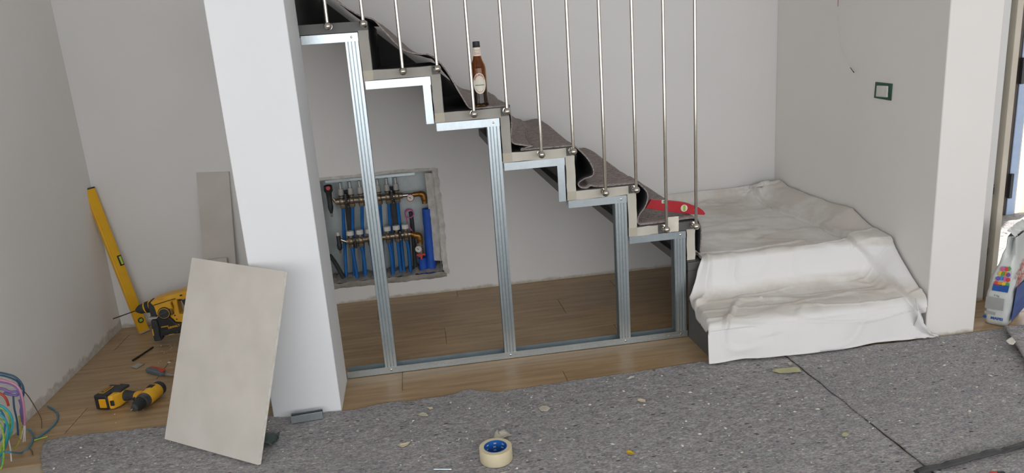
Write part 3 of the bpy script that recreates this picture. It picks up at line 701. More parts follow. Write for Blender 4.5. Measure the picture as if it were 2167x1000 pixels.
q = q2(891, 538, YD-.02); MB().box(q.x-.024, q.x+.022, q.y-.004, q.y, q.z-.006, q.z+.004).prism([q+Vector((-.008, 0, -.004)), q+Vector((.008, 0, -.004)), q+Vector((.004, 0, -.026)), q+Vector((-.004, 0, -.026))], (0, -.004, 0)).build('lever', 'redplastic', man, bevel=.0015)
q = q2(894, 548, YD+.012); MB().tube([q+Vector((0, 0, .01)), q2(898, 584, YD+.012)], .021, 18).build('insulated_riser', 'blueinsul', man, smooth=60)
# capillary tube and dark flexible conduits
l0 = q2(866, 450, yb_-.012)
MB().tube(crom([l0+Vector((.022*math.cos(a), -.004*k, .022*math.sin(a))) for k, a in enumerate([.5, 1.4, 2.4, 3.3, 4.2, 5.1, 6., 6.9, 7.9, 9.0])]+[q2(860, 460, yb_-.04), q2(863, 474, YB+.05), q2(872, 488, YD)], 5), .003, 8).build('capillary_tube', 'ink_pink', man, smooth=60)
MB().tube(crom([q2(869, 448, yb_-.016), q2(872, 470, yb_-.018), q2(876, 520, YB+.07), q2(880, 588, YB+.06)], 6), .0105, 12).build('conduit', 'rubber', man, smooth=60)
MB().tube(crom([q2(863, 502, YB+.06), q2(866, 540, YB+.06), q2(870, 588, YB+.05)], 6), .0095, 12).build('conduit', 'black', man, smooth=60)
MB().tube(crom([q2(698, 540, YB+.03), q2(712, 560, YB+.05), q2(734, 600, YB+.05)], 6), .011, 12).build('conduit', 'rubber', man, smooth=60)

# ------------------------------------------------------------------ wall switch and loose wires
sw = thing('light_switch', 'bare white switch in a green back box on the grey side wall', 'switch', tuple(xp(1868, 193, XR)))
c0 = xp(1868, 193, XR)
a_, b_, c_, d_ = (xp(*p, XR-.004) for p in ((1852, 173), (1888, 177), (1885, 213), (1849, 207)))
MB().prism([a_, b_, c_, d_], (.0035, 0, 0)).build('back_box', 'green', sw, bevel=.003)
a_, b_, c_, d_ = (xp(*p, XR-.012) for p in ((1855, 181), (1877, 182), (1876, 206), (1853, 204)))
o = MB().prism([a_, b_, c_, d_], (.007, 0, 0)).build('rocker', 'whiteplastic', sw, bevel=.0015)
MB().ball(xp(1879, 195, XR-.005), .0022, 8).build('screw', 'chrome', sw)
def wire(name, label, pts, r, mat, group=None, n=8):
    o = MB().tube(crom(pts, 8), r, n).build(name, mat, None, smooth=60); return tag(o, label, 'wire', group)
wire('pull_wire', 'thin pale wire with dark tip hanging on the grey wall', [xp(1772, 30, XR-.006), xp(1775, 60, XR-.006), xp(1780, 100, XR-.008), xp(1790, 125, XR-.012), xp(1806, 150, XR-.02)], .0008, 'whiteplastic')
wire('pull_wire', 'short dark wire end poking from the grey wall', [xp(1800, 143, XR-.014), xp(1807, 153, XR-.02)], .002, 'black')
wire('pull_wire', 'short red wire end at the top of the grey wall', [xp(1774, -12, XR-.006), xp(1773, 14, XR-.006)], .0012, 'redplastic')
# wires spilling from the left wall: start point and drop, all hanging in front of the wall by the felt corner
M['w_blue'] = plain('blue_wire', '3f86a6', .4); M['w_navy'] = plain('navy_wire', '355a78', .4); M['w_yg'] = pm('yellow_green_wire', 'b9c84a', '5fa04c', 60, .4)
M['w_teal'] = plain('teal_wire', '2f9aa8', .4); M['w_pink'] = plain('pink_wire', 'c98aa2', .4); M['w_white'] = plain('white_wire', 'd9d4cf', .4)
M['w_violet'] = plain('violet_wire', '8773b0', .4); M['w_red'] = plain('red_wire', 'c9513f', .4); M['w_brown'] = plain('brown_wire', '6d5745', .5); M['w_olive'] = plain('olive_wire', 'a39a3f', .5)
def Wp(l, y=-.2): return [yp(a, b, y+random.uniform(-.01, .01)) for a, b in l]
wl = -.22
WG = 'loose wires hanging by the left wall'
specs = [
 ('navy wire arching highest over the bundle and down', 'w_navy', [(-30, 785), (0, 788), (30, 796), (46, 812), (50, 830), (46, 845)], .0035),
 ('grey-blue wire curling just below the top of the bundle', 'w_navy', [(-30, 790), (10, 795), (36, 806), (43, 822), (38, 835)], .003),
 ('white wire at the top of the bundle ending in the pink run', 'w_white', [(-30, 792), (0, 796), (24, 806), (38, 816), (42, 830)], .003),
 ('white wire crossing below the arching top wires', 'w_white', [(-30, 808), (5, 812), (25, 814), (40, 813)], .0028),
 ('white wire sagging across the violet tangle', 'w_white', [(-30, 810), (5, 816), (22, 820), (38, 819)], .0028),
 ('pink wire dropping beside the wall to bared ends', 'w_pink', [(-30, 800), (0, 803), (28, 811), (42, 824), (49, 850), (52, 880), (52, 899)], .0036),
 ('mauve wire running beside the pink drop', 'w_violet', [(-30, 805), (20, 812), (40, 828), (46, 856), (49, 898)], .003),
 ('violet wire coiled in the middle of the tangle', 'w_violet', [(-30, 818), (5, 822), (20, 828), (34, 828), (36, 836), (20, 834), (8, 830)], .0045),
 ('violet wire hanging short behind the white ends', 'w_violet', [(40, 845), (44, 858), (43, 870), (47, 892)], .0028),
 ('red wire curving down through the tangle', 'w_red', [(-30, 822), (0, 832), (12, 842), (18, 858)], .004),
 ('yellow-green earth wire in a wide outer loop', 'w_yg', [(-30, 880), (0, 886), (16, 897), (25, 910), (20, 925), (8, 940), (-6, 950)], .0032),
 ('yellow-green earth wire arching over the teal loops', 'w_yg', [(-30, 856), (0, 862), (14, 872), (22, 892), (16, 915), (4, 945), (0, 965)], .0034),
 ('yellow-green earth wire falling to the floor', 'w_yg', [(-20, 870), (4, 905), (8, 945), (6, 980), (3, 1010)], .003),
 ('teal wire in the broadest hanging loop', 'w_teal', [(-30, 852), (2, 858), (22, 876), (26, 900), (16, 930), (6, 955), (-10, 975)], .0036),
 ('teal wire hanging inside the broad loop', 'w_teal', [(-30, 868), (0, 876), (14, 894), (16, 920), (8, 950), (3, 990)], .0034),
 ('blue wire hanging straight through the loops', 'w_blue', [(-10, 850), (8, 880), (10, 905), (4, 925), (-8, 940)], .0034),
 ('olive wire bending down behind the white ends', 'w_olive', [(40, 880), (44, 900), (44, 916), (42, 926)], .0028),
 ('olive wire end below the bared white ends', 'w_olive', [(42, 930), (36, 942), (29, 950)], .0028),
 ('blue-grey wire dropping from the violet tangle', 'w_navy', [(28, 838), (30, 862), (36, 890), (38, 920)], .003),
 ('white wire hanging lowest in front of the skirting', 'w_white', [(18, 930), (22, 950), (24, 975)], .0022),
]
def layer(l, y): return [Vector((q.x, q.y, max(q.z, .006))) for q in (yp(a, b, y) for a, b in l)]
low_first = sorted(range(len(specs)), key=lambda i: -max(b for a, b in specs[i][2]))
hung = {}
for n_, i in enumerate(low_first):
    lb, m, l, r = specs[i]; yl = -.385+.0098*n_; hung[i] = (wire('loose_wire', lb, layer(l, yl), r, m, WG), yl)
pink, yl = hung[5]
for (a, b) in (((51, 899), (44, 928)), ((52, 899), (49, 934)), ((53, 899), (53, 933))): MB().tube([yp(*a, yl), yp(*b, yl)], .0018, 8).build('bared_core', 'w_white', pink)
zf = .004
wire('loose_wire', 'blue wire looping across the wooden floor toward the felt', layer([(8, 955), (25, 956)], -.398)+[zp(45, 957, zf), zp(62, 945, zf), zp(70, 925, zf), zp(66, 912, zf), zp(57, 907, .01)], .003, 'w_blue', WG)
wire('loose_wire', 'blue wire tail curling away over the floorboards', [zp(76, 927, zf), zp(95, 915, zf), zp(115, 897, zf), zp(123, 880, zf), zp(116, 867, zf), zp(101, 859, zf)], .003, 'w_blue', WG)
wire('loose_wire', 'yellow-green wire end lying on the floor by the felt', [zp(72, 931, zf), zp(85, 927, zf), zp(101, 923, zf)], .0026, 'w_yg', WG)
wire('loose_wire', 'thin brown wire bowed against the left wall', [yp(46, 822, -.18), yp(60, 838, -.12), yp(75, 862, -.06), zp(87, 885, .02), zp(88, 905, zf)], .0016, 'w_brown', WG)
wire('loose_wire', 'short brown wire offcut on the floor beside the blue loop', [zp(64, 949, zf), zp(68, 955, zf), zp(69, 962, zf)], .0016, 'w_brown', WG)

# ------------------------------------------------------------------ plasterboard offcuts
def board(name, label, P, th, mx_=None):
    """P: bottom-left, bottom-right, top-right, top-left of the paper face"""
    P = [Vector(p) for p in P]; n = (P[1]-P[0]).cross(P[3]-P[0]).normalized()
    t_ = thing(name, label, 'plasterboard', tuple((P[0]+P[1])/2))
    MB().prism([p-n*.0008 for p in P], -n*(th-.0016)).build('gypsum_core', 'gypsum', t_, smooth=None, bevel=.0008)
    MB().prism(P, -n*.0009).build('face_paper', 'board', t_, smooth=None)
    MB().prism([p-n*(th-.0009) for p in P], -n*.0009).build('back_paper', 'board', t_, smooth=None)
    return t_
BL, BR = zp(348, 928, .019), zp(546, 983, .019)
b_ = (BR-BL); b_.z = 0; b_.normalize(); hn = Vector((-b_.y, b_.x, 0)); up = hn*math.sin(R(22.4))+Vector((0, 0, math.cos(R(22.4))))
board('plasterboard_sheet', 'large plasterboard offcut leaning against the white column', [BL, BR, BR+up*.606, BL+up*.620], .0125)
tl, tr = yp(415, 365, .928), yp(484, 363, .928); dl = yp(430, 549, .895)-tl; k_ = (tl.z-.004)/(-dl.z)
board('plasterboard_strip', 'tall narrow plasterboard strip leaning on the back wall', [tl+dl*k_, tr+dl*(tr.z-.004)/(-dl.z), tr, tl], .0125)
tl2, tr2 = yp(428, 551, .872), yp(479, 545, .872); d2_ = Vector((-.02, -.06, -1))
board('plasterboard_strip', 'short plasterboard strip in front of the tall narrow one', [tl2+d2_*(tl2.z-.004), tr2+d2_*(tr2.z-.004), tr2, tl2], .0125)

# ------------------------------------------------------------------ spirit levels
lv = thing('spirit_level', 'long yellow box spirit level leaning in the wall corner', 'spirit level', tuple(zp(300, 703)))
f0, f1 = zp(298, 706, .002), zp(315, 697, .002); t0, t1 = yp(179, 398, .905), yp(198, 396, .915)
ax = ((t0+t1)/2-(f0+f1)/2); L = ax.length; ax.normalize(); wd = ((f1-f0)+(t1-t0))/2; wd -= ax*wd.dot(ax); W_ = .046; wd.normalize(); dp = ax.cross(wd).normalized()
if dp.y < 0: dp = -dp
mx4 = Matrix((( wd.x, dp.x, ax.x, f0.x), (wd.y, dp.y, ax.y, f0.y), (wd.z, dp.z, ax.z, f0.z), (0, 0, 0, 1)))
def lb(mb): mb.v = [tuple(mx4 @ Vector(v)) for v in mb.v]; return mb
lb(MB().box(0, W_, 0, .022, .004, L-.004)).build('body', 'yellow', lv, bevel=.002)
lb(MB().box(-.001, W_+.001, -.001, .023, 0, .006)).build('end_cap', 'greyplastic', lv, bevel=.001)
lb(MB().box(-.001, W_+.001, -.001, .023, L-.007, L)).build('end_cap', 'greymetal', lv, bevel=.001)
for x0_ in (.006, W_-.007): lb(MB().box(x0_, x0_+.0015, -.0012, 0, .01, L-.01)).build('rib', 'yellow', lv)
o = lb(MB().lathe([(0, .014), (.003, .014), (.0035, .011)], (W_/2, .001, .062), (0, -1, 0), 20)).build('vial_ring', 'greymetal', lv)
lb(MB().box(W_/2-.008, W_/2+.008, -.0045, -.001, .055, .069)).build('vial', 'vial', o, bevel=.002)
o = lb(MB().box(W_-.020, W_+.0012, -.0015, .01, L*.5-.026, L*.5+.026)).build('vial_window', 'black', lv, bevel=.002)
lb(MB().tube([(W_-.008, -.002, L*.5-.02), (W_-.008, -.002, L*.5+.02)], .006, 10)).build('vial', 'vial', o)

rl = thing('spirit_level', 'red torpedo spirit level resting on the lowest felt-covered tread', 'spirit level', tuple(yp(1430, 450, .07)))
YR_ = .062
out = [(1367, 440.5), (1379, 422), (1410, 424), (1440, 427), (1452, 429), (1458, 430.5), (1466, 434), (1480, 439), (1489, 446), (1493, 452), (1491, 454.5), (1470, 453.5), (1445, 451), (1405, 446), (1380, 442.5)]
MB().prism([yp(*p, YR_) for p in out], (0, .022, .0)).build('body', 'red', rl, bevel=.002, smooth=None)
o = MB().lathe([(0, .0145), (.002, .0145)], yp(1447.5, 440, YR_), (0, -1, 0), 24).build('vial_ring', 'cream', rl)
a_ = yp(1447.5, 440, YR_-.0022); MB().box(a_.x-.003, a_.x+.006, a_.y-.002, a_.y, a_.z-.011, a_.z+.011).build('vial', 'vial', o, bevel=.002)
a_ = yp(1406, 427, YR_-.001); MB().box(a_.x-.012, a_.x+.012, a_.y-.002, a_.y+.01, a_.z-.006, a_.z+.008).build('vial_window', 'whiteplastic', rl, bevel=.003)
MB().box(a_.x-.006, a_.x+.006, a_.y-.003, a_.y, a_.z-.002, a_.z+.005).build('vial', 'ink_green', rl, bevel=.001)
MB().lathe([(0, .004), (.0012, .0036)], yp(1471, 444, YR_), (0, -1, 0), 12).build('hanging_hole', 'cream', rl)

# ------------------------------------------------------------------ cordless drill lying on its side
BC = zp(245, 855); BD = zp(330, 854); av = (BD-BC); av.z = 0; av.normalize(); bv = Vector((av.y, -av.x, 0))
dr = thing('cordless_drill', 'yellow and black cordless drill lying on its side on the wooden floor', 'drill', tuple(BC))
mxd = Matrix(((av.x, bv.x, 0, BC.x), (av.y, bv.y, 0, BC.y), (0, 0, 1, 0), (0, 0, 0, 1))) @ Matrix.Scale(.82, 4)
def L(mb): mb.v = [tuple(mxd @ Vector(v)) for v in mb.v]; return mb
bat = L(MB().prism([(-.052, -.060, .004), (-.058, .058, .004), (.012, .064, .004), (.014, -.055, .004)], (0, 0, .072))).build('battery', 'black', dr, bevel=.006, seg=3)
for i in range(6): L(MB().box(-.0615, -.052, -.03+.014*i, -.022+.014*i, .012, .068)).build('vent_rib', 'rubber', bat, bevel=.002)
L(MB().box(-.030, .004, .0615, .0665, .016, .060)).build('release_button', 'orange', bat, bevel=.004, seg=3)
lab = L(MB().prism([(-.044, -.035, .0762), (-.046, .036, .0762), (-.018, .038, .0762), (-.016, -.035, .0762)], (0, 0, .0008))).build('label', 'toolyellow', bat, smooth=None)
L(MB().prism([(-.041, -.031, .0770), (-.042, .032, .0770), (-.022, .033, .0770), (-.020, -.031, .0770)], (0, 0, .0004))).build('label_field', 'black', bat, smooth=None)
def fnl(x, y): return mxd @ Vector((-.0315-y, x, .0779))
lettering('DEWALT', .0165, fnl, 'toolyellow', bat, .0004)
ft = L(MB().prism([(.012, -.050, .006), (.012, .062, .006), (.032, .060, .006), (.050, .030, .006), (.052, -.035, .006), (.034, -.052, .006)], (0, 0, .066))).build('foot', 'toolyellow', dr, bevel=.006, seg=3)
L(MB().box(.022, .040, .056, .0625, .024, .05)).build('belt_clip_slot', 'black', ft, bevel=.002)
L(MB().prism([(.004, -.058, .066), (.004, .02, .066), (.05, .02, .066), (.054, -.05, .066)], (0, 0, .014))).build('foot_shell', 'rubber', dr, bevel=.004)
L(MB().tube([(.035, -.012, .04), (.06, -.012, .040), (.09, -.006, .041), (.125, -.002, .042), (.155, 0, .042)], [.030, .024, .0205, .0215, .027], 18)).build('handle', 'rubber', dr, smooth=60)
L(MB().tube([(.125, .012, .042), (.128, .034, .042)], [.012, .0105], 12)).build('trigger', 'black', dr, smooth=50)
L(MB().tube([(.118, -.004, .042), (.128, .004, .042), (.150, .012, .042)], [.0225, .026, .03], 18)).build('collar', 'toolyellow', dr, smooth=50)
bo = L(MB().lathe([(-.062, .030), (-.058, .034), (.030, .0355), (.036, .033)], (.178, 0, .0415), (0, 1, 0), 24)).build('motor_housing', 'toolyellow', dr, smooth=40)
L(MB().lathe([(-.096, .014), (-.092, .028), (-.084, .0335), (-.062, .0345), (-.060, .030)], (.178, 0, .0415), (0, 1, 0), 24)).build('rear_cap', 'rubber', dr, smooth=40)
L(MB().lathe([(.034, .034), (.040, .0345), (.060, .0335), (.066, .030)], (.178, 0, .0415), (0, 1, 0), 24)).build('torque_ring', 'greymetal', dr, smooth=40)
ch = L(MB().lathe([(.064, .027), (.072, .0285), (.092, .027), (.104, .019), (.116, .0165), (.117, .009)], (.178, 0, .0405), (0, 1, 0), 24)).build('chuck', 'black', dr, smooth=40)
L(MB().lathe([(.112, .0175), (.118, .0165), (.119, .008)], (.178, 0, .0405), (0, 1, 0), 18)).build('chuck_nose', 'greymetal', ch)
L(MB().lathe([(.116, .004), (.138, .004), (.142, .002)], (.178, 0, .0405), (0, 1, 0), 6)).build('bit', 'chrome', ch)
for i in range(5): L(MB().box(.160+.006*i, .163+.006*i, -.045, -.015, .0745, .0775)).build('vent_slot', 'black', bo)

# ------------------------------------------------------------------ rotary hammer standing by the wall
YH = .640
ham = thing('rotary_hammer', 'yellow and black rotary hammer standing behind the large plasterboard', 'rotary hammer', tuple(zp(350, 716)))
def hp(x, y, yy=YH): return yp(x/7.145+220, y/7.145+600, yy)
def hpr(pts, y0, y1, name, mat, par=None, bev=.006, seg=3):
    return MB().prism([hp(a, b) + Vector((0, y0-YH, 0)) for a, b in pts], (0, y1-y0, 0)).build(name, mat, par or ham, smooth=None, bevel=bev, seg=seg)
hb = hpr([(690, 288), (760, 248), (900, 203), (1060, 162), (1180, 122), (1300, 105), (1335, 160), (1300, 232), (1090, 242), (1030, 262), (1004, 300), (1040, 380), (1050, 440), (1020, 485), (985, 505), (800, 485), (770, 400), (745, 335)], YH, YH+.085, 'motor_housing', 'toolyellow')
hpr([(1005, 262), (1088, 240), (1102, 330), (1132, 474), (1250, 458), (1285, 560), (1240, 604), (1075, 592), (1030, 546), (985, 516), (990, 490), (1045, 470), (1040, 350)], YH+.012, YH+.070, 'handle_strut', 'toolyellow')
bl = hpr([(800, 482), (985, 508), (1030, 548), (1075, 594), (1260, 608), (1275, 735), (1000, 775), (880, 800), (890, 850), (770, 868), (750, 780), (716, 590), (740, 530)], YH+.004, YH+.082, 'lower_body', 'black', bev=.007)
hpr([(1262, 100), (1340, 95), (1400, 200), (1420, 400), (1380, 560), (1290, 600), (1240, 590), (1300, 470), (1290, 300), (1240, 270), (1170, 275), (1215, 360), (1260, 420), (1250, 300), (1235, 225)], YH+.02, YH+.062, 'rear_grip', 'rubber', bev=.004)
hpr([(1088, 240), (1132, 236), (1138, 288), (1096, 292)], YH+.03, YH+.05, 'trigger', 'black', bev=.002)
hpr([(750, 318), (1080, 215), (1082, 226), (755, 330)], YH-.0012, YH+.002, 'groove', 'black', hb, .0004, 1)
hpr([(1140, 178), (1162, 160), (1188, 168), (1180, 184), (1150, 190)], YH-.0012, YH+.002, 'badge', 'black', hb, .0004, 1)
for i in range(6): hpr([(805+17*i, 240-5*i), (813+17*i, 236-5*i), (819+17*i, 254-5*i), (811+17*i, 258-5*i)], YH-.0012, YH+.002, 'vent_slot', 'ink_orange', hb, .0003, 1)
c_ = hp(915, 440)
o = MB().lathe([(0, .0285), (.006, .0285), (.008, .026)], c_+Vector((0, .001, 0)), (0, -1, 0), 28).build('mode_dial', 'black', ham)
MB().lathe([(.006, .0245), (.0095, .0245)], c_+Vector((0, .001, 0)), (0, -1, 0), 28).build('dial_ring', 'toolyellow', o)
MB().lathe([(.008, .0222), (.013, .0215), (.014, .018)], c_+Vector((0, .001, 0)), (0, -1, 0), 28).build('dial_knob', 'rubber', o)
MB().prism([hp(845, 450)+Vector((0, -.0125, 0)), hp(968, 405)+Vector((0, -.0125, 0)), hp(972, 420)+Vector((0, -.0125, 0)), hp(850, 466)+Vector((0, -.0125, 0))], (0, -.004, 0)).build('dial_bar', 'greymetal', o, bevel=.001)
for i in range(3): hpr([(985+18*i, 375), (993+18*i, 372), (1012+18*i, 420), (1004+18*i, 468), (996+18*i, 466), (1003+18*i, 420)], YH-.0018, YH+.002, 'dial_rib', 'black', hb, .0003, 1)
ng = hpr([(648, 300), (700, 282), (745, 332), (792, 440), (815, 500), (700, 525), (676, 450), (658, 380)], YH+.010, YH+.076, 'gear_neck', 'rubber')
hpr([(664, 525), (690, 508), (790, 505), (822, 480), (826, 492), (795, 528), (690, 540)], YH-.004, YH+.03, 'handle_clamp', 'greyplastic', bev=.003)
hpr([(712, 545), (800, 540), (835, 640), (850, 790), (884, 850), (770, 866), (748, 770), (722, 620)], YH-.010, YH+.03, 'side_handle', 'rubber', bev=.006)
hpr([(734, 672), (752, 668), (772, 770), (754, 776)], YH-.0118, YH-.006, 'grip_stripe', 'toolyellow', bev=.001, seg=1)
ax0, ax1 = hp(700, 372)+Vector((0, .043, 0)), hp(440, 452)+Vector((0, .043, 0)); axv = ax1-ax0; LN = axv.length
ck = MB().lathe([(0, .029), (LN*.12, .029), (LN*.14, .0265), (LN*.2, .027)], ax0, axv, 24).build('chuck_collar', 'toolyellow', ham)
MB().lathe([(LN*.17, .0275), (LN*.40, .0265), (LN*.41, .024)], ax0, axv, 24).build('chuck_sleeve', 'black', ck)
MB().lathe([(LN*.40, .0262), (LN*.48, .0255), (LN*.49, .022)], ax0, axv, 24).build('chuck_band', 'toolyellow', ck)
MB().lathe([(LN*.48, .0235), (LN*.76, .0215), (LN*.90, .015), (LN, .0095)], ax0, axv, 24).build('chuck_nose', 'rubber', ck)
b1 = hp(85, 578)+Vector((0, .043, 0)); b1.y = min(b1.y, .9)
pts = [ax1.lerp(b1, i/60) for i in range(61)]
MB().tube(pts, [.0026+.0007*math.sin(i*1.6) for i in range(61)], 8).build('drill_bit', 'darkmetal', ham, smooth=60)
pA, pB, pC = hp(985, 672), hp(1130, 628), hp(985, 640)
def fnh(cx, cy, s=1):
    c = hp(cx, cy)+Vector((0, .003-.0002-.0005, 0)); ex = (hp(cx+100, cy-26)-hp(cx, cy)).normalized(); ez = Vector((-ex.z, 0, ex.x))
    return lambda x, y: c+ex*x+ez*y+Vector((0, -.0005, 0))
lettering('DEWALT', .0135, fnh(1058, 650), 'toolyellow', bl, .0005)
for i in range(5): hpr([(862+22*i, 652-4*i), (880+22*i, 648-4*i), (880+22*i, 664-4*i), (864+22*i, 668-4*i)], YH+.0028, YH+.006, 'printed_mark', 'toolyellow', bl, 0)
for i in range(4): hpr([(978+20*i, 770-4*i), (992+20*i, 766-4*i), (992+20*i, 778-4*i), (980+20*i, 782-4*i)], YH+.0028, YH+.006, 'printed_mark', 'toolyellow', bl, 0)
hpr([(870, 712), (1260, 640), (1262, 660), (872, 735)], YH+.001, YH+.006, 'body_seam', 'rubber', bl, .0006, 1)
for a, b in ((920, 788), (1108, 726)): MB().lathe([(0, .0042), (.002, .003)], hp(a, b)+Vector((0, .003, 0)), (0, -1, 0), 10).build('screw', 'greymetal', bl)
for a, b in ((1062, 490), (1090, 546), (1000, 306)): MB().lathe([(0, .0035), (.002, .0025)], hp(a, b)+Vector((0, .010, 0)), (0, -1, 0), 10).build('screw', 'darkmetal', ham)

# ------------------------------------------------------------------ small tools on the floor at the left
b0, b1 = zp(281, 762, .005), zp(324, 734, .004)
o = MB().tube([b0, b0.lerp(b1, .28), b0.lerp(b1, .3)]+[b0.lerp(b1, .3+.7*i/40) for i in range(1, 41)], [.0048, .0048, .004]+[.0036+.0008*math.sin(i*1.5) for i in range(1, 41)], 8).build('masonry_bit', 'darkmetal', None, smooth=60)
tag(o, 'loose dark masonry drill bit lying on the wooden floor', 'drill bit')
o = MB().prism([zp(277, 777, .001), zp(289, 780, .001), zp(306, 770, .001), zp(292, 769, .001)], (0, 0, .003)).build('metal_plate', 'galv', None, bevel=.0005); tag(o, 'small galvanised metal plate lying on the wooden floor', 'metal plate')
kn = thing('utility_knife', 'grey and red utility knife poking out behind the large plasterboard', 'knife', tuple(zp(335, 790)))
ka, kb = zp(315, 786, .0), zp(366, 799, .0); kd = (kb-ka).normalized(); kn_ = Vector((-kd.y, kd.x, 0))
def kk(a, b, z): return ka+kd*a+kn_*b+Vector((0, 0, z))
MB().prism([kk(0, -.014, .001), kk(.05, -.016, .001), kk(.098, -.014, .001), kk(.104, .0, .001), kk(.095, .013, .001), kk(.05, .014, .001), kk(.0, .012, .001)], (0, 0, .02)).build('grip', 'kerf', kn, bevel=.005, seg=3)
MB().prism([kk(.01, .004, .0205), kk(.06, .006, .0205), kk(.092, -.012, .0205), kk(.108, -.010, .0205), kk(.106, .010, .0205), kk(.06, .015, .0205), kk(.01, .013, .0205)], (0, 0, .003)).build('cover', 'redplastic', kn, bevel=.001)
MB().prism([kk(.10, -.010, .009), kk(.155, -.004, .009), kk(.168, .008, .009), kk(.10, .008, .009)], (0, 0, .002)).build('blade', 'galv', kn)
mb = MB(); rr = random.Random(5)
for i in range(46):
    a, b = rr.uniform(335, 372), rr.uniform(728, 780)
    if i > 34: a, b = rr.uniform(210, 330), rr.uniform(790, 900)
    c = zp(a, b, .0012); s = rr.uniform(.0008, .0022) if i else .006
    mb.add([c+Vector((s*1.6*x, s*y, s*z)) for x, y, z in ((1, 0, 0), (.2, .9, 0), (-.9, .3, 0), (-.4, -.8, 0), (.1, 0, .8))], [(0, 1, 4), (1, 2, 4), (2, 3, 4), (3, 0, 4), (3, 2, 1, 0)])
o = mb.build('drilling_dust', 'gypsum', None, smooth=None); tag(o, 'white plaster specks scattered on the floor around the drills', 'dust', None, 'stuff')
o = MB(); rows = []
q = zp(563, 935, .017)
for i in range(12): rows.append([q+Vector((-.06+.10*i/11, -.03+.07*j/9+.008*nz(i*.5, j*.5), .004+.035*math.sin(j/9*math.pi)*(1-(i/11)**2)+.010*nz(i*.6, j*.6, 4)+.004)) for j in range(10)])
o.grid(rows); o = o.build('plastic_scrap', 'darkgreen', None, smooth=70); tag(o, 'crumpled dark green plastic scrap behind the large plasterboard', 'scrap')
m_ = o.modifiers.new('thickness', 'SOLIDIFY'); m_.thickness = .001
# galvanised channel offcut standing at the column foot
c1, c2 = zp(617, 896, .011), zp(684, 885, .011); cx = (c2-c1); cw = cx.length; cx.normalize(); cy = Vector((-cx.y, cx.x, 0))
def cc(a, b, z): return c1+cx*a+cy*b+Vector((0, 0, z))
ch_ = thing('channel_offcut', 'short galvanised channel offcut standing at the foot of the column', 'channel offcut', tuple(c1))
def cbox(a0, a1, b0, b1, z0, z1, n, m): MB().prism([cc(a0, b0, z0), cc(a1, b0, z0), cc(a1, b1, z0), cc(a0, b1, z0)], (0, 0, z1-z0)).build(n, m, ch_, bevel=.0004)
cbox(0, cw, 0, .0012, 0, .027, 'flange', 'galv'); cbox(0, cw, .025, .0262, 0, .027, 'flange', 'galv'); cbox(0, cw, .0012, .025, 0, .0012, 'web', 'galv'); cbox(.0005, cw-.0005, .0013, .0249, .0013, .022, 'shade_fill', 'rubber')  # dark fill stands in for the shade inside the hollow channel

# ------------------------------------------------------------------ beer bottle
bc = zp(1018, 224.5, 1.0135); bt = thing('beer_bottle', 'brown glass beer bottle with cream oval label on the felt-covered tread', 'bottle', tuple(bc))
op = [(0, .026), (.002, .0295), (.006, .0305), (.02, .0302), (.035, .0287), (.06, .0285), (.11, .0288), (.138, .0285), (.150, .0262), (.162, .021), (.172, .0168), (.180, .0155), (.215, .0128), (.222, .0128)]
ip = [(.222, .009), (.180, .012), (.172, .0135), (.162, .0178), (.150, .023), (.138, .0255), (.02, .0268), (.008, .024), (.005, .01)]
MB().lathe(op+ip, bc, n=36).build('glass', 'glass', bt, smooth=50)
MB().lathe([(.0062, .022), (.009, .0255), (.02, .0262), (.112, .0252), (.113, .001)], bc, n=28).build('beer', 'beer', bt, smooth=50)
MB().lathe([(.214, .0135), (.216, .0148), (.218, .0135), (.233, .0132), (.235, .011)], bc, n=24).build('cap', 'black', bt)
th0 = math.atan2(CAM.y-bc.y, CAM.x-bc.x)+.06
def wrap(r): return lambda x, y: bc+Vector((math.cos(th0+x/r)*r, math.sin(th0+x/r)*r, y))
rl_ = .02905
def disc(rx, rz, zc, r, name, mat, par):
    f = wrap(r); mb = MB(); n = 40; rows = []
    for k in range(7): rows.append([f(rx*k/6*math.cos(2*math.pi*i/n)+1e-6, zc+rz*k/6*math.sin(2*math.pi*i/n)) for i in range(n)])
    mb.grid(rows, 0, True); return mb.build(name, mat, par, smooth=80)
la = disc(.0255, .0375, .0845, rl_, 'label', 'cream', bt)
def arc_fn(R_, zc, r, top=True):
    f = wrap(r)
    def g(x, y):
        a = x/R_
        if top: return f(math.sin(a)*(R_+y)*.70, zc+math.cos(a)*(R_+y))
        return f(math.sin(a)*(R_-y)*.70, zc-math.cos(a)*(R_-y))
    return g
lettering('BIRRA MORETTI', .0098, arc_fn(.0305, .0845, rl_+.0003), 'labelred', la, .0003)
MB().grid([[wrap(rl_+.0002)(.019*math.sin(t*.1), .0845-.031*math.cos(t*.1)+.001*d) for t in range(-9, 10)] for d in (-1, 1)]).build('label_line', 'labeldim', la)
MB().grid([[wrap(rl_+.0002)(-.0175+.0175*2*t/16*.999, z) for t in range(17)] for z in (.0775, .080)]).build('label_band', 'labelgreen', la)
rows = [[bc+Vector((math.cos(th0+a*.2)*r, math.sin(th0+a*.2)*r, z)) for a in range(-13, 14)] for z, r in ((.183, .0156), (.200, .0144), (.2135, .0134))]
nl = MB().grid(rows).build('neck_label', 'cream', bt)
for z in (.190, .196, .203): MB().grid([[bc+Vector((math.cos(th0+a*.1)*.0156, math.sin(th0+a*.1)*.0156, z+d)) for a in range(-7, 8)] for d in (0, .0018)]).build('label_line', 'labelred' if z < .193 else 'labeldim', nl)

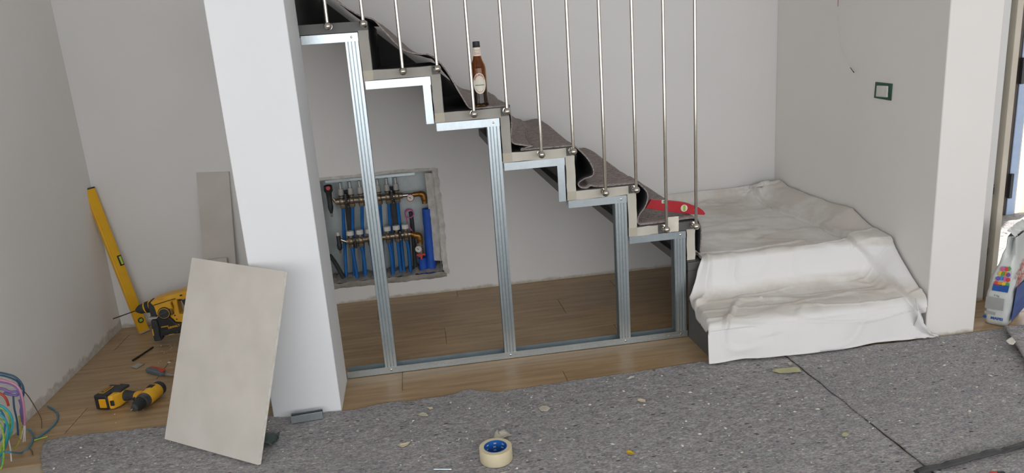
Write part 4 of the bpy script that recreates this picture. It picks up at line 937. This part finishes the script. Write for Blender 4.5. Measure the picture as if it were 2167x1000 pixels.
# ------------------------------------------------------------------ masking tape roll
tc = Vector((-.692, -.737, .0095)); tp = thing('masking_tape_roll', 'cream masking tape roll with blue core standing on the grey felt', 'tape', tuple(tc))
MB().lathe([(0, .0355), (0, .0492), (.001, .05), (.042, .05), (.043, .0492), (.043, .0355)], tc, n=48, ring=True).build('tape', 'tape', tp, smooth=40)
MB().grid([[tc+Vector((math.cos(2*math.pi*k/48)*.0354, math.sin(2*math.pi*k/48)*.0354, z)) for k in range(48)] for z in (0, .0432)], 0, True).grid([[tc+Vector((math.cos(2*math.pi*k/48)*.0335, math.sin(2*math.pi*k/48)*.0335, z)) for k in range(48)] for z in (0, .0432)], 0, True).grid([[tc+Vector((math.cos(2*math.pi*k/48)*r, math.sin(2*math.pi*k/48)*r, .0432)) for k in range(48)] for r in (.0335, .0354)], 0, True).build('core', 'tapeblue', tp)
tap = tp.children[1]
for zz, s in ((.034, .5), (.022, 1.1), (.011, .8)):
    for k in range(3):
        a0 = math.pi*(.25+.25*k)+s*.12
        for q in range(5): MB().grid([[tc+Vector((math.cos(a0-.05*q-e)*.0332, math.sin(a0-.05*q-e)*.0332, zz+d)) for e in (0, .018, .034)] for d in (-.002, .002)]).build('printed_mark', 'whiteplastic', tap)

# ------------------------------------------------------------------ bag of grout by the doorway
bA, bB = zp(2079, 684), zp(2131, 694); e1 = (bB-bA); e1.z = 0; gw = e1.length/2; e1.normalize(); e2 = Vector((-e1.y, e1.x, 0)); LB = .12
bcn = (bA+bB)/2+e2*LB
bag = thing('grout_bag', 'printed white foil bag standing on the floor beyond the pier', 'bag', tuple(bcn))
def aw(z): return gw*lerp_tab([(0, .90), (.02, 1.0), (.10, 1.10), (.18, 1.06), (.24, .86), (.28, .60), (.32, .42), (.38, .36)], z)
def bw(z): return LB*lerp_tab([(0, .93), (.02, 1.0), (.12, 1.03), (.24, .98), (.32, .95), (.38, .93)], z)
tilt = Vector((.03, 0, 0))
def bagp(u, v, z, off=0.):
    """u across the narrow gusset (-1..1), v along the long side (-1..1)"""
    c = bcn+e1*(u*(aw(z)+off)+.022*sm(.08, .34, z))+e2*(v*(bw(z)+off))+Vector((0, 0, z))
    return c
rows = []
NR = 64
for i in range(41):
    z = .002+.366*i/40; r_ = []
    for k in range(NR):
        a = 2*math.pi*k/NR; ca, sa = math.cos(a), math.sin(a); ex = .35
        u = math.copysign(abs(ca)**ex, ca); v = math.copysign(abs(sa)**ex, sa)
        p = bagp(u, v, z)
        if z > .25 and v < -.5: p += e2*.05*sm(.25, .33, z)*(1-abs(u))*(-v)     # gusset folded inwards
        p += (e1*nz(z*22, a*2, 1)+e2*nz(z*18, a*2.4, 5))*.004*sm(0, .05, z); r_.append(p)
    rows.append(r_)
mb = MB(); mb.grid(rows, 0, True); mb.f.append(tuple(range(NR))[::-1]); mb.mi.append(0)
body = mb.build('foil_body', 'bagwhite', bag, smooth=70)
rows = [[bagp(.0, -.93+1.86*j/14, .366)+e1*(.012*math.sin(i*.8)+.01*nz(i*.5, j*.6))-e2*(.012*i/6)+Vector((0, 0, .032*i/6+.006*nz(j*.5, i*.4))) for j in range(15)] for i in range(7)]
o = MB().grid(rows).build('top_flap', 'bagwhite', bag, smooth=70); m_ = o.modifiers.new('thickness', 'SOLIDIFY'); m_.thickness = .0015
def gus(x, y): # x, y in metres on the gusset, centred
    z = y; a = aw(z); u = max(-1, min(1, x/a)); return bagp(u, -1, z)-e2*.0062+e2*(.05*sm(.25, .33, z)*(1-abs(u)) if z > .25 else 0)
def lng(x, y): z = y; v = x/LB; return bagp(1, v, z)+e1*.0062
def patch(fn, x0, x1, y0, y1, name, mat, nx=10, ny=6, shape=None):
    return MB().grid([[fn(x0+(x1-x0)*i/nx, y0+(y1-y0)*j/ny) for i in range(nx+1)] for j in range(ny+1)]).build(name, mat, body, smooth=80)
def poly(fn, pts, name, mat):
    mb = MB(); mb.add([fn(a, b) for a, b in pts], [tuple(range(len(pts)))]); return mb.build(name, mat, body, smooth=None)
patch(gus, -.024, .030, .150, .178, 'wave_print', 'ink_blue')
rr = random.Random(9); cols_ = ['redd', 'orange', 'yell', 'green', 'purple', 'sky', 'pink', 'redd', 'yell', 'green', 'orange', 'purple', 'pink', 'sky', 'redd', 'green']
for i, cn in enumerate(cols_):
    rw = i//4; cl_ = i % 4; w2 = .026*(1-.16*rw); cx_ = .003+(-w2+2*w2*(cl_+.5)/4); cy_ = .182+.021*rw+rr.uniform(-.002, .002); s = .0085
    poly(gus, [(cx_+s*math.cos(a+i)*rr.uniform(.8, 1.1), cy_+s*1.25*math.sin(a+i)*rr.uniform(.8, 1.1)) for a in (0, 1.05, 2.1, 3.14, 4.2, 5.25)], 'chip_print', 'ink_'+cn)
patch(gus, -.038, .024, .072, .122, 'text_block', 'ink_grey')
patch(gus, -.038, .000, .048, .060, 'text_block', 'ink_grey', 6, 2)
lettering('MAPEI', .0155, lambda x, y: gus(x+.006, y+.034), 'ink_blue', body, .0006)
poly(gus, [(-.036+.007*math.cos(a), .035+.007*math.sin(a)) for a in (0, 1.05, 2.1, 3.14, 4.2, 5.25)], 'logo_mark', 'ink_blue')
lettering('5 kg', .011, lambda x, y: gus(x-.004, y+.131), 'ink_dark', body)
patch(lng, -.098, .11, .02, .165, 'blue_print', 'ink_blue')
def slant(cx_, cz): return lambda x, y: lng(cx_+x, cz+y+x*.45)
lettering('color', .046, slant(-.066, .238), 'ink_red', body, .001)
lettering('Plus', .050, slant(-.058, .195), 'ink_red', body, .001)
for i in range(9): patch(slant(0, 0), -.08, .08, .145-.011*i, .1475-.011*i, 'text_line', 'ink_sky', 8, 1)

# ------------------------------------------------------------------ scraps on the felt
def scrap(name, label, cat, px, mat, z=.0175, curl=.003, th=.0006, dz=.0006):
    pts = [zp(a, b, z) for a, b in px]; c = sum(pts, Vector())/len(pts); rows = [[c+(p-c)*k/4+Vector((0, 0, dz+curl*(k/4)**2*(1+nz(i*.9, k, len(px))))) for i, p in enumerate(pts)] for k in range(5)]
    rows[0] = [c+(p-c)*.02+Vector((0, 0, dz)) for p in pts]
    mb = MB().grid(rows, 0, True); mb.f.append(tuple(range(len(pts)))); mb.mi.append(0)
    o = mb.build(name, mat, None, smooth=70); m_ = o.modifiers.new('thickness', 'SOLIDIFY'); m_.thickness = th; return tag(o, label, cat)
scrap('torn_tape', 'broad torn piece of masking tape in front of the dust sheet', 'tape scrap', [(1634, 786), (1636, 781), (1660, 779), (1684, 776), (1690, 779), (1696, 787), (1675, 789), (1650, 790)], 'olive', .0120, .002)
scrap('paper_scrap', 'small round paper scrap just above the broad torn tape', 'scrap', [(1666, 768), (1674, 767), (1677, 771), (1671, 774)], 'paper', .0120)
scrap('fallen_leaf', 'small yellow fallen leaf lying on the grey felt', 'leaf', [(1325, 955), (1330, 954), (1337, 956), (1344, 962), (1340, 964), (1331, 963), (1326, 960)], 'leaf', .0105, .004)
scrap('torn_tape', 'cream torn tape scrap on the felt left of the tape roll', 'tape scrap', [(845, 945), (845, 940), (856, 939), (862, 936), (870, 936), (862, 943), (852, 947)], 'tape', .0105, .003)
scrap('torn_tape', 'small yellowish tape scrap by the felt edge below the first stud', 'tape scrap', [(903, 862), (909, 863), (915, 862), (917, 866), (910, 868)], 'tape', .0105, .003)
scrap('paper_scrap', 'pale grey paper scrap near the felt edge', 'scrap', [(882, 878), (892, 872), (902, 874), (907, 881), (895, 882)], 'paper', .0105, .002)
scrap('paper_scrap', 'torn crumpled paper scrap behind the tape roll', 'scrap', [(1045, 931), (1048, 921), (1053, 914), (1056, 918), (1068, 916), (1078, 920), (1083, 926), (1070, 931), (1058, 934)], 'paper', .0105, .010)
scrap('paper_scrap', 'cream ragged paper scrap on the felt below the second stud', 'scrap', [(1348, 845), (1355, 844), (1366, 847), (1366, 852), (1357, 851), (1349, 849)], 'tape', .0105, .003)
scrap('paper_scrap', 'round cream paper disc on the felt below the dust sheet', 'scrap', [(1780, 919), (1785, 914), (1792, 915), (1796, 919), (1791, 923), (1783, 923)], 'olive', .0120, .001)
scrap('paper_scrap', 'white paper scrap at the felt edge near the landing', 'scrap', [(1326, 803), (1333, 797), (1343, 795), (1342, 799), (1332, 803)], 'whiteplastic', .0105, .002)
scrap('paper_scrap', 'pale plaster smear on the felt below the second stud', 'scrap', [(1138, 863), (1146, 857), (1158, 858), (1165, 864), (1158, 870), (1146, 870)], 'paper', .0098, .001)
scrap('paper_scrap', 'white plaster splash on the lapped felt by the bag', 'scrap', [(2128, 722), (2136, 716), (2142, 714), (2150, 724), (2144, 730), (2136, 729)], 'gypsum', .034, .002)
o = MB().tube([zp(918, 992, .012), zp(956, 992, .013)], [.0022, .0028], 8).build('nail', 'galv', None); tag(o, 'bright steel nail lying on the felt beside the tape roll', 'nail')
for (a, b), lb_ in ((((1203, 855), (1210, 850)), 'short steel screw pointing toward the tape roll'), (((1211, 848), (1221, 849)), 'short steel screw lying across its pair'), (((1212, 836), (1210, 847)), 'short steel screw pointing toward the stud track')):
    p, q = zp(*a, .012), zp(*b, .012); o = MB().tube([p, q.lerp(p, .1), q], [.0009, .0015, .0028], 8).build('screw', 'chrome', None); tag(o, lb_, 'screw', 'loose screws on the felt')
# end of a red-handled tool at the very edge of the picture
pa, pb = zp(2092, 1003, .03), zp(2116, 1004, .03); pl = thing('hand_tool', 'red-handled hand tool cut off by the bottom picture edge', 'tool', tuple(pa))
MB().tube([pa+Vector((-.002, -.004, -.004)), pa.lerp(pb, .3), pa.lerp(pb, .7)], [.006, .009, .009], 14).build('handle', 'redplastic', pl, smooth=60)
MB().tube([pa.lerp(pb, .72), pb+Vector((.012, 0, 0))], .0085, 14).build('ferrule', 'black', pl, smooth=60)
